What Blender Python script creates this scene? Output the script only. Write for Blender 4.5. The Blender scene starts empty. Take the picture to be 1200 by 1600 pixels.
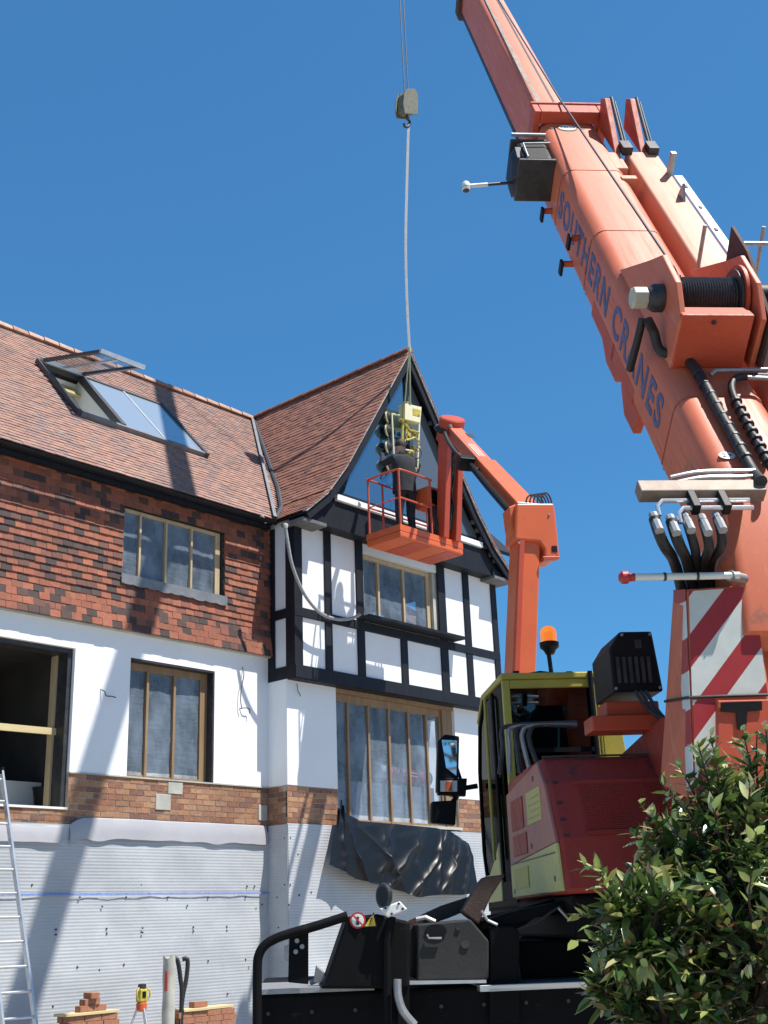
import bpy, bmesh, math, random
from mathutils import Vector, Matrix, noise
random.seed(7)
V = Vector
R_ = math.radians
scene = bpy.context.scene
COL = scene.collection

# ------------------------------------------------------------------ camera
F_PX, PITCH, ROLL, YAW = 1837.1, 0.33793, -0.037112, 0.846595
CAM = V((0, 0, 1.6))
_fw = V((math.sin(YAW) * math.cos(PITCH), math.cos(YAW) * math.cos(PITCH), math.sin(PITCH)))
_r0 = V((math.cos(YAW), -math.sin(YAW), 0)); _u0 = _r0.cross(_fw)
_c, _s = math.cos(ROLL), math.sin(ROLL)
_rt = _r0 * _c + _u0 * _s; _up = _u0 * _c - _r0 * _s
cd = bpy.data.cameras.new('camera'); cam = bpy.data.objects.new('camera', cd); COL.objects.link(cam)
cd.sensor_fit = 'VERTICAL'; cd.sensor_height = 24.0; cd.lens = 24.0 * F_PX / 1600
cd.clip_start = 0.05; cd.clip_end = 5000
cam.matrix_world = Matrix(((_rt.x, _up.x, -_fw.x, CAM.x), (_rt.y, _up.y, -_fw.y, CAM.y), (_rt.z, _up.z, -_fw.z, CAM.z), (0, 0, 0, 1)))
scene.camera = cam

# ------------------------------------------------------------------ light
SUN_A, SUN_E = 0.37, 2.2            # sunlight runs along (-A, 1, -E)
sun_dir = V((-SUN_A, 1, -SUN_E)).normalized()
elev = math.asin(-sun_dir.z)
to_sun = -sun_dir
world = bpy.data.worlds.new('World'); scene.world = world; world.use_nodes = True
wn = world.node_tree; wn.nodes.clear()
sky = wn.nodes.new('ShaderNodeTexSky'); sky.sky_type = 'NISHITA'; sky.sun_disc = False
sky.sun_elevation = elev; sky.sun_rotation = math.atan2(to_sun.x, to_sun.y)
sky.air_density = 1.0; sky.dust_density = 0.0; sky.ozone_density = 6.0; sky.altitude = 0
bg = wn.nodes.new('ShaderNodeBackground'); bg.inputs[1].default_value = 0.122
wo = wn.nodes.new('ShaderNodeOutputWorld')
gm_ = wn.nodes.new('ShaderNodeGamma'); gm_.inputs[1].default_value = .62
tn = wn.nodes.new('ShaderNodeMix'); tn.data_type = 'RGBA'; tn.blend_type = 'MULTIPLY'; tn.inputs[0].default_value = 1; tn.inputs[7].default_value = (.35, .86, 1.27, 1)
wn.links.new(sky.outputs[0], gm_.inputs[0]); wn.links.new(gm_.outputs[0], tn.inputs[6]); wn.links.new(tn.outputs[2], bg.inputs[0]); wn.links.new(bg.outputs[0], wo.inputs[0])
sl = bpy.data.lights.new('sun', 'SUN'); sl.energy = 4.6; sl.angle = R_(0.5); sl.color = (1.0, 0.955, 0.88)
so = bpy.data.objects.new('sun', sl); COL.objects.link(so)
so.rotation_euler = sun_dir.to_track_quat('-Z', 'Y').to_euler(); so.location = (0, -20, 40)
vs = scene.view_settings
vs.view_transform = 'Standard'; vs.look = 'None'; vs.gamma = 1; vs.use_curve_mapping = False; vs.exposure = 0.75
scene.render.engine = 'CYCLES'
scene.cycles.max_bounces = 8; scene.cycles.transparent_max_bounces = 16

# ------------------------------------------------------------------ where things stand (measured off the photograph)
def ray(px, py):
    return _rt * ((px - 600) / F_PX) - _up * ((py - 800) / F_PX) + _fw
def at(px, py, axis, val):
    d = ray(px, py); return CAM + d * ((val - CAM[axis]) / d[axis])
def hit(px, py, N, p0):
    d = ray(px, py); return CAM + d * (N.dot(p0 - CAM) / N.dot(d))
HB, EB = R_(43.55), R_(56.85)                       # boom heading and elevation
FD = V((math.sin(HB), math.cos(HB), 0)); RR = V((math.cos(HB), -math.sin(HB), 0)); UP = V((0, 0, 1))
BD = FD * math.cos(EB) + UP * math.sin(EB); BN = UP * math.cos(EB) - FD * math.sin(EB)
A0 = CAM + ray(1100, 700) * 7.0
def cw(r, f, z): return RR * r + FD * f + UP * z      # crane frame: right, forward, up
def bw(r, l, k): return A0 + RR * r + BD * l + BN * k  # boom frame: right, along, out of its back
def cpx(px, py, f): P = hit(px, py, FD, FD * f); return P.dot(RR), P.z
def bpx(px, py, k): v = hit(px, py, BN, A0 + BN * k) - A0; return v.dot(RR), v.dot(BD)

# ------------------------------------------------------------------ materials
MATS = {}
def _nt(name):
    m = bpy.data.materials.new(name); m.use_nodes = True
    t = m.node_tree; b = t.nodes['Principled BSDF']; MATS[name] = m
    return m, t, b
def link(t, a, b): t.links.new(a, b)
def noise_node(t, scale, detail=4, rough=0.6, coord='Object', stretch=None):
    tc = t.nodes.new('ShaderNodeTexCoord'); n = t.nodes.new('ShaderNodeTexNoise')
    n.inputs['Scale'].default_value = scale; n.inputs['Detail'].default_value = detail; n.inputs['Roughness'].default_value = rough
    if stretch:
        mp = t.nodes.new('ShaderNodeMapping'); mp.inputs['Scale'].default_value = stretch
        link(t, tc.outputs[coord], mp.inputs[0]); link(t, mp.outputs[0], n.inputs['Vector'])
    else: link(t, tc.outputs[coord], n.inputs['Vector'])
    return n
def ramp(t, src, stops, interp='LINEAR'):
    r = t.nodes.new('ShaderNodeValToRGB'); r.color_ramp.interpolation = interp
    e = r.color_ramp.elements
    while len(e) < len(stops): e.new(0.5)
    for i, (p, c) in enumerate(stops):
        e[i].position = p; e[i].color = (*c, 1) if len(c) == 3 else c
    if src is not None: link(t, src, r.inputs[0])
    return r
def bump(t, b, src, strength=0.2, dist=0.01):
    n = t.nodes.new('ShaderNodeBump'); n.inputs['Strength'].default_value = strength; n.inputs['Distance'].default_value = dist
    link(t, src, n.inputs['Height']); link(t, n.outputs[0], b.inputs['Normal']); return n
def mixc(t, fac, a, b):
    m = t.nodes.new('ShaderNodeMix'); m.data_type = 'RGBA'
    if isinstance(fac, float): m.inputs[0].default_value = fac
    else: link(t, fac, m.inputs[0])
    for s, v in ((6, a), (7, b)):
        if isinstance(v, tuple): m.inputs[s].default_value = (*v, 1)
        else: link(t, v, m.inputs[s])
    return m.outputs[2]
def mat(name, c1, c2=None, scale=6, rough=0.6, metal=0.0, bmp=0.1, bscale=None, stretch=None, lo=0.35, hi=0.65, spec=0.5, grime=None, gscale=9, gpos=0.62):
    m, t, b = _nt(name)
    b.inputs['Roughness'].default_value = rough; b.inputs['Metallic'].default_value = metal
    b.inputs['Specular IOR Level'].default_value = spec
    n = noise_node(t, scale, stretch=stretch)
    col = ramp(t, n.outputs[0], [(lo, c1), (hi, c2 or tuple(x * 0.8 for x in c1))]).outputs[0]
    if grime:
        g = noise_node(t, gscale, 8, 0.75); gr = ramp(t, g.outputs[0], [(gpos, (0, 0, 0)), (gpos + 0.08, (1, 1, 1))])
        col = mixc(t, gr.outputs[0], col, grime)
    link(t, col, b.inputs['Base Color'])
    if bmp:
        n2 = noise_node(t, bscale or scale * 12, 3); bump(t, b, n2.outputs[0], bmp, 0.01)
    return m
def island(name, stops, rough=0.8, noise_amt=0.25, nscale=14, bmp=0.25, patchy=True):
    """each loose piece of the mesh (a tile, a brick, a leaf) takes its own colour"""
    m, t, b = _nt(name); b.inputs['Roughness'].default_value = rough
    g = t.nodes.new('ShaderNodeNewGeometry')
    r = ramp(t, g.outputs['Random Per Island'], stops, 'CONSTANT')
    n = noise_node(t, nscale, 6, 0.7)
    hs = t.nodes.new('ShaderNodeHueSaturation')
    mr = t.nodes.new('ShaderNodeMapRange'); mr.inputs[1].default_value = 0.25; mr.inputs[2].default_value = 0.75
    mr.inputs[3].default_value = 1 - noise_amt; mr.inputs[4].default_value = 1 + noise_amt
    link(t, n.outputs[0], mr.inputs[0]); link(t, mr.outputs[0], hs.inputs['Value']); link(t, r.outputs[0], hs.inputs['Color'])
    big = noise_node(t, .9, 5, .6); br_ = ramp(t, big.outputs[0], [(.3, (.80, .79, .79)), (.7, (1.10, 1.05, 1.0))])
    mu = t.nodes.new('ShaderNodeMix'); mu.data_type = 'RGBA'; mu.blend_type = 'MULTIPLY'; mu.inputs[0].default_value = 1 if patchy else 0
    link(t, hs.outputs[0], mu.inputs[6]); link(t, br_.outputs[0], mu.inputs[7]); link(t, mu.outputs[2], b.inputs['Base Color'])
    n2 = noise_node(t, 60, 4); bump(t, b, n2.outputs[0], bmp, 0.006)
    return m

island('roof_tile', [(0, (.31, .175, .135)), (.16, (.26, .155, .13)), (.34, (.30, .19, .155)), (.5, (.235, .165, .15)), (.64, (.325, .185, .14)), (.8, (.275, .155, .125)), (.92, (.20, .14, .13))], 0.82, .3)
island('gable_tile', [(0, (.28, .12, .08)), (.18, (.23, .10, .075)), (.36, (.26, .12, .085)), (.52, (.20, .095, .072)), (.66, (.29, .135, .09)), (.82, (.24, .10, .07)), (.93, (.16, .085, .068))], 0.85, .3)
island('hung_tile', [(0, (.29, .095, .053)), (.2, (.25, .085, .05)), (.4, (.31, .11, .064)), (.56, (.21, .078, .052)), (.70, (.055, .036, .034)), (.84, (.08, .048, .042)), (.92, (.13, .06, .045))], 0.8, .25)
island('wall_brick', [(0, (.36, .19, .105)), (.2, (.30, .15, .085)), (.38, (.40, .225, .125)), (.55, (.26, .12, .075)), (.72, (.34, .19, .12)), (.88, (.21, .11, .08))], 0.9, .35, 25, .5)
island('loose_brick', [(0, (.33, .15, .09)), (.3, (.38, .18, .10)), (.6, (.27, .12, .075))], 0.9, .35, 25, .5)
island('ridge_tile', [(0, (.42, .27, .20)), (.3, (.36, .21, .16)), (.6, (.46, .31, .24))], 0.85, .25)
mat('mortar', (.46, .42, .34), (.36, .32, .26), 14, .95, bmp=.4)
mat('render', (.82, .83, .83), (.79, .80, .81), 1.6, .85, bmp=.12, bscale=60)
mat('panel_white', (.80, .81, .82), (.76, .77, .78), 2.5, .7, bmp=.08, bscale=80)
mat('stained_white', (.50, .49, .43), (.36, .36, .31), 3, .8, bmp=.1)
mat('black_timber', (.006, .007, .012), (.011, .012, .017), 9, .6, bmp=.25, bscale=40, stretch=(1, 1, .2), spec=.3)
mat('soffit', (.16, .16, .165), (.10, .10, .11), 6, .8)
mat('oak', (.30, .19, .10), (.22, .135, .07), 14, .6, bmp=.2, stretch=(1, 1, .12))
mat('oak_light', (.52, .40, .24), (.42, .31, .18), 14, .6, bmp=.2, stretch=(1, 1, .12))
mat('lead', (.20, .21, .23), (.14, .15, .165), 5, .55, bmp=.2, bscale=30)
mat('lead_dark', (.035, .036, .042), (.05, .05, .055), 5, .5)
mat('verge_mortar', (.50, .48, .46), (.36, .35, .34), 9, .9, bmp=.3)
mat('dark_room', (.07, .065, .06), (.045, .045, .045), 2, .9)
mat('plywood', (.62, .50, .27), (.54, .42, .21), 10, .7, stretch=(.2, 1, 1))
mat('chalk_blue', (.10, .20, .55), (.25, .33, .60), 40, .9, bmp=0)
mat('plug_black', (.02, .02, .025), None, 6, .6)
mat('black_plastic', (.005, .005, .006), (.009, .009, .010), 8, .5, spec=.2)
mat('black_rubber', (.012, .012, .013), (.02, .02, .02), 8, .55)
mat('alu', (.66, .67, .68), (.55, .56, .58), 9, .38, .75, bmp=.05)
mat('galv', (.36, .37, .38), (.27, .28, .29), 18, .5, .6, bmp=.05)
mat('crossbar_steel', (.26, .21, .17), (.17, .13, .105), 7, .6, .25, grime=(.34, .33, .31), gscale=12, gpos=.6)
mat('steel_dark', (.06, .06, .062), (.035, .035, .04), 10, .5, .4)
mat('rope_steel', (.05, .05, .055), (.08, .08, .085), 60, .5, .5)
mat('webbing', (.33, .34, .34), (.24, .25, .25), 30, .8)
mat('webbing_green', (.42, .46, .30), (.34, .38, .26), 30, .8)
mat('crane_red', (.50, .075, .03), (.44, .065, .028), 2.5, .48, bmp=.04, bscale=20, grime=(.33, .11, .07), gscale=5, gpos=.64)
mat('crane_faded', (.62, .16, .075), (.57, .13, .06), 1.3, .5, bmp=.05, bscale=20, grime=(.34, .12, .07), gscale=6, gpos=.57)
mat('crane_pale', (.66, .27, .16), (.62, .22, .125), 1.6, .5, bmp=.04, bscale=20, grime=(.45, .24, .16), gscale=7, gpos=.66)  # paler, less saturated crane paint, used on the fly jib and its links
mat('crane_orange', (.62, .125, .045), (.56, .105, .04), 2.5, .45, bmp=.04, grime=(.30, .07, .04), gscale=6, gpos=.66)
mat('crane_maroon', (.34, .042, .026), (.28, .034, .022), 3, .55, bmp=.05, grime=(.13, .03, .028), gscale=5, gpos=.6, spec=.3)
mat('housing_pink', (.42, .155, .115), (.36, .13, .10), 4, .55, grime=(.28, .13, .12), gscale=4, gpos=.58)
mat('cab_yellow', (.42, .36, .05), (.34, .29, .045), 4, .5, grime=(.20, .19, .07), gscale=7, gpos=.62)
mat('pale_yellow', (.52, .47, .16), (.45, .41, .13), 4, .55, grime=(.30, .29, .20), gscale=6, gpos=.6)
mat('carrier_black', (.004, .004, .0045), (.006, .006, .007), 5, .7, bmp=.1, grime=(.014, .014, .014), gscale=8, spec=.12)
mat('carrier_grey', (.017, .017, .0165), (.027, .0265, .025), 4, .8, bmp=.15, grime=(.03, .03, .03), gscale=11)
mat('rusty', (.085, .045, .033), (.05, .03, .025), 8, .8, bmp=.3)
mat('lift_orange', (.66, .125, .035), (.60, .11, .03), 3, .4, bmp=.03, grime=(.42, .09, .04), gscale=6, gpos=.66)
mat('lift_red', (.47, .065, .022), (.41, .055, .02), 3, .42, bmp=.03)
mat('lift_pink', (.60, .155, .08), (.56, .135, .065), 3, .45)
mat('lifter_yellow', (.52, .42, .05), (.40, .32, .05), 10, .5, grime=(.12, .10, .04), gscale=14, gpos=.55)
mat('lifter_cream', (.74, .69, .45), (.66, .60, .38), 10, .5)
mat('pad_rim', (.60, .53, .30), (.5, .45, .25), 10, .6)
mat('hook_olive', (.17, .165, .105), (.11, .11, .075), 20, .6, grime=(.10, .09, .07), gscale=25, gpos=.52)
mat('white_paint', (.80, .80, .78), None, 9, .5)
mat('sign_white', (.72, .74, .70), (.64, .66, .62), 5, .45)
mat('sign_red', (.45, .03, .03), (.40, .03, .035), 5, .45)
mat('sign_yellow', (.72, .50, .03), None, 9, .5)
mat('letter_blue', (.075, .095, .21), (.11, .12, .22), 12, .6, grime=(.42, .16, .12), gscale=14, gpos=.6)
mat('letter_black', (.03, .025, .03), None, 9, .6)
mat('letter_red', (.62, .05, .09), None, 9, .6)
mat('amber_bulb', (.9, .45, .05), None, 9, .3)
mat('beige_motor', (.50, .47, .36), (.42, .40, .31), 9, .5, grime=(.25, .24, .2), gscale=10)
mat('tape_red', (.62, .06, .05), None, 9, .5)
mat('bark', (.09, .06, .04), (.06, .04, .03), 20, .9, bmp=.3)
mat('ground', (.37, .35, .31), (.29, .27, .24), .8, .95, bmp=.5, bscale=18)
mat('cloth_dark', (.012, .013, .018), (.02, .022, .03), 12, .9)
mat('cloth_blue', (.02, .035, .10), None, 12, .9)
mat('skin', (.50, .30, .21), (.45, .26, .18), 12, .55)
mat('hair', (.03, .02, .015), None, 30, .7)
mat('loft_white', (.80, .78, .72), (.72, .70, .64), 3, .9)

def glossy_glass(name, tint, gloss, base, rough=0.03):
    m, t, b = _nt(name); t.nodes.remove(b); out = t.nodes['Material Output']
    d = t.nodes.new('ShaderNodeBsdfDiffuse'); d.inputs[0].default_value = (*base, 1)
    g = t.nodes.new('ShaderNodeBsdfGlossy'); g.inputs[0].default_value = (*tint, 1); g.inputs['Roughness'].default_value = rough
    mx = t.nodes.new('ShaderNodeMixShader'); mx.inputs[0].default_value = gloss
    link(t, d.outputs[0], mx.inputs[1]); link(t, g.outputs[0], mx.inputs[2]); link(t, mx.outputs[0], out.inputs[0])
    n = noise_node(t, 2.5, 2); bp = t.nodes.new('ShaderNodeBump'); bp.inputs['Strength'].default_value = .04; bp.inputs['Distance'].default_value = .02
    link(t, n.outputs[0], bp.inputs['Height']); link(t, bp.outputs[0], g.inputs['Normal'])
    return m
glossy_glass('gable_glass', (.70, .85, .95), .40, (.03, .05, .065))
glossy_glass('gable_glass_dark', (.8, .85, .9), .14, (.09, .10, .11))
glossy_glass('roof_glass', (.9, .96, 1), .55, (.36, .41, .45), .06)
glossy_glass('mirror_glass', (.9, .92, .95), .9, (.02, .02, .02))
def clear_glass(name, tint, fac, rough=.02):
    m, t, b = _nt(name); t.nodes.remove(b); out = t.nodes['Material Output']
    tr = t.nodes.new('ShaderNodeBsdfTransparent'); tr.inputs[0].default_value = (*tint, 1)
    g = t.nodes.new('ShaderNodeBsdfGlossy'); g.inputs['Roughness'].default_value = rough
    mx = t.nodes.new('ShaderNodeMixShader'); mx.inputs[0].default_value = fac
    link(t, tr.outputs[0], mx.inputs[1]); link(t, g.outputs[0], mx.inputs[2]); link(t, mx.outputs[0], out.inputs[0])
    return m
clear_glass('cab_glass', (.13, .16, .15), .10)
clear_glass('sash_glass', (.86, .88, .88), .12)
def poly_sheet(name, tcol, white, fac, rough):
    m, t, b = _nt(name); out = t.nodes['Material Output']
    b.inputs['Base Color'].default_value = (*white, 1); b.inputs['Roughness'].default_value = rough
    b.inputs['Specular IOR Level'].default_value = .9
    tr = t.nodes.new('ShaderNodeBsdfTransparent'); tr.inputs[0].default_value = (*tcol, 1)
    n = noise_node(t, 3.5, 5, .6, stretch=(1, 1, .5)); r = ramp(t, n.outputs[0], [(.3, (fac * .55,) * 3), (.75, (min(1, fac * 1.5),) * 3)])
    mx = t.nodes.new('ShaderNodeMixShader'); link(t, r.outputs[0], mx.inputs[0])
    link(t, tr.outputs[0], mx.inputs[1]); link(t, b.outputs[0], mx.inputs[2]); link(t, mx.outputs[0], out.inputs[0])
    tc2 = t.nodes.new('ShaderNodeTexCoord'); mp2 = t.nodes.new('ShaderNodeMapping'); mp2.inputs['Rotation'].default_value = (0, .75, 0); mp2.inputs['Scale'].default_value = (2.2, 2, 13)
    n2 = t.nodes.new('ShaderNodeTexNoise'); n2.inputs['Scale'].default_value = 1.6; n2.inputs['Detail'].default_value = 5; n2.inputs['Distortion'].default_value = .6
    link(t, tc2.outputs['Object'], mp2.inputs[0]); link(t, mp2.outputs[0], n2.inputs['Vector']); bump(t, b, n2.outputs[0], .3, .03)
    cr = ramp(t, n2.outputs[0], [(.62, (0, 0, 0)), (.80, (.75,) * 3)]); am = t.nodes.new('ShaderNodeMath'); am.operation = 'MAXIMUM'; link(t, r.outputs[0], am.inputs[0]); link(t, cr.outputs[0], am.inputs[1]); link(t, am.outputs[0], mx.inputs[0])
    return m
poly_sheet('poly_sheet', (.70, .78, .88), (.24, .30, .37), .50, .28)
poly_sheet('poly_sheet_pale', (.85, .88, .92), (.55, .58, .62), .62, .25)
# black tarpaulin
m, t, b = _nt('tarp'); b.inputs['Base Color'].default_value = (.007, .008, .010, 1); b.inputs['Roughness'].default_value = .38; b.inputs['Specular IOR Level'].default_value = .32
n = noise_node(t, 5, 3, .5); bump(t, b, n.outputs[0], .15, .02)
# insulation membrane
m, t, b = _nt('membrane'); b.inputs['Roughness'].default_value = .42
n = noise_node(t, 1.1, 4); link(t, ramp(t, n.outputs[0], [(.3, (.38, .395, .415)), (.7, (.48, .495, .51))]).outputs[0], b.inputs['Base Color'])
n = noise_node(t, 5, 4); bump(t, b, n.outputs[0], .25, .02)
m, t, b = _nt('membrane_flap'); b.inputs['Roughness'].default_value = .5
n = noise_node(t, 1.5, 4); link(t, ramp(t, n.outputs[0], [(.3, (.33, .325, .35)), (.7, (.40, .395, .415))]).outputs[0], b.inputs['Base Color'])
def wear(name, dark, pale, amt=.45):
    m = MATS[name]; t = m.node_tree; b = t.nodes['Principled BSDF']; src = b.inputs['Base Color'].links[0].from_socket
    g = t.nodes.new('ShaderNodeNewGeometry'); cb = t.nodes.new('ShaderNodeCombineXYZ')
    for i, (d, k) in enumerate(((RR, 26), (BD, 1.1), (BN, 26))):
        v = t.nodes.new('ShaderNodeVectorMath'); v.operation = 'DOT_PRODUCT'; v.inputs[1].default_value = tuple(d * k); link(t, g.outputs['Position'], v.inputs[0]); link(t, v.outputs['Value'], cb.inputs[i])
    n = t.nodes.new('ShaderNodeTexNoise'); n.inputs['Scale'].default_value = 1; n.inputs['Detail'].default_value = 6; n.inputs['Roughness'].default_value = .7; link(t, cb.outputs[0], n.inputs['Vector'])
    c = mixc(t, ramp(t, n.outputs[0], [(.56, (0, 0, 0)), (.72, (amt,) * 3)]).outputs[0], src, dark)
    c = mixc(t, ramp(t, n.outputs[0], [(.28, (amt,) * 3), (.42, (0, 0, 0))]).outputs[0], c, pale)
    sp = noise_node(t, 55, 3, .6); c = mixc(t, ramp(t, sp.outputs[0], [(.70, (0, 0, 0)), (.74, (.7,) * 3)]).outputs[0], c, (.10, .05, .04))
    link(t, c, b.inputs['Base Color'])
    rr = ramp(t, n.outputs[0], [(.3, (.42,) * 3), (.7, (.66,) * 3)]); link(t, rr.outputs[0], b.inputs['Roughness'])
wear('crane_faded', (.30, .085, .05), (.66, .30, .20)); wear('crane_pale', (.40, .17, .11), (.70, .40, .28)); wear('crane_red', (.24, .05, .03), (.55, .18, .10)); wear('crane_maroon', (.10, .02, .018), (.34, .08, .06), .35)
# red and white chevrons of the counterweight bracket
m, t, b = _nt('chevron'); b.inputs['Roughness'].default_value = .45
tc = t.nodes.new('ShaderNodeNewGeometry'); dt = t.nodes.new('ShaderNodeVectorMath'); dt.operation = 'DOT_PRODUCT'
CH_F = 5.45
_ra, _za = cpx(1085, 921, CH_F); _rb, _zb = cpx(1174, 916, CH_F)
CH_P0 = _ra - .89 * _za; CH_T = (_rb - .89 * _zb) - CH_P0
dt.inputs[1].default_value = tuple((RR - UP * .89) / CH_T); link(t, tc.outputs['Position'], dt.inputs[0])
ad = t.nodes.new('ShaderNodeMath'); ad.operation = 'SUBTRACT'; ad.inputs[1].default_value = CH_P0 / CH_T - 40
link(t, dt.outputs['Value'], ad.inputs[0])
fr = t.nodes.new('ShaderNodeMath'); fr.operation = 'FRACT'; link(t, ad.outputs[0], fr.inputs[0])
rp = ramp(t, fr.outputs[0], [(0, (.60, .63, .59)), (.53, (.36, .025, .03))], 'CONSTANT')
n = noise_node(t, 12, 6); hs = t.nodes.new('ShaderNodeHueSaturation'); mr = t.nodes.new('ShaderNodeMapRange'); mr.inputs[3].default_value = .8; mr.inputs[4].default_value = 1.15
link(t, n.outputs[0], mr.inputs[0]); link(t, mr.outputs[0], hs.inputs['Value']); link(t, rp.outputs[0], hs.inputs['Color']); link(t, hs.outputs[0], b.inputs['Base Color'])
# tread plate
m, t, b = _nt('tread_plate'); b.inputs['Metallic'].default_value = .7; b.inputs['Roughness'].default_value = .35; b.inputs['Base Color'].default_value = (.55, .57, .58, 1)
w = t.nodes.new('ShaderNodeTexWave'); w.inputs['Scale'].default_value = 9; w.bands_direction = 'DIAGONAL'; tc = t.nodes.new('ShaderNodeTexCoord'); link(t, tc.outputs['Object'], w.inputs[0]); bump(t, b, w.outputs['Fac'], .6, .01)
# grille mesh
m, t, b = _nt('grille'); b.inputs['Roughness'].default_value = .6
tc = t.nodes.new('ShaderNodeTexCoord'); vo = t.nodes.new('ShaderNodeTexVoronoi'); vo.inputs['Scale'].default_value = 62
link(t, tc.outputs['Object'], vo.inputs['Vector'])
link(t, ramp(t, vo.outputs['Distance'], [(.28, (.02, .008, .008)), (.42, (.22, .05, .045))]).outputs[0], b.inputs['Base Color'])
bump(t, b, vo.outputs['Distance'], .6, .008)
# leaves
m, t, b = _nt('leaf'); b.inputs['Roughness'].default_value = .26; b.inputs['Specular IOR Level'].default_value = .75
g = t.nodes.new('ShaderNodeNewGeometry')
r = ramp(t, g.outputs['Random Per Island'], [(0, (.04, .085, .022)), (.24, (.065, .12, .03)), (.48, (.10, .16, .04)), (.68, (.17, .22, .055)), (.84, (.29, .31, .10)), (.94, (.42, .40, .18)), (.97, (.24, .13, .07))], 'CONSTANT')
link(t, r.outputs[0], b.inputs['Base Color'])
tl = t.nodes.new('ShaderNodeBsdfTranslucent'); link(t, r.outputs[0], tl.inputs[0]); mx = t.nodes.new('ShaderNodeMixShader'); mx.inputs[0].default_value = .22
link(t, b.outputs[0], mx.inputs[1]); link(t, tl.outputs[0], mx.inputs[2]); link(t, mx.outputs[0], t.nodes['Material Output'].inputs[0])
m2_ = MATS['leaf'].copy(); m2_.name = 'young_leaf'; MATS['young_leaf'] = m2_
for nd in m2_.node_tree.nodes:
    if nd.type == 'VALTORGB':
        for e_, c_ in zip(nd.color_ramp.elements, ((.20, .26, .06), (.30, .35, .09), (.42, .44, .15), (.52, .52, .24), (.60, .58, .34), (.40, .28, .13), (.30, .17, .09))): e_.color = (*c_, 1)
# amber lens
m, t, b = _nt('amber_lens'); b.inputs['Base Color'].default_value = (.85, .25, .02, 1); b.inputs['Roughness'].default_value = .12
b.inputs['Transmission Weight'].default_value = .55
b.inputs['Emission Color'].default_value = (1, .35, .03, 1); b.inputs['Emission Strength'].default_value = .25

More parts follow.
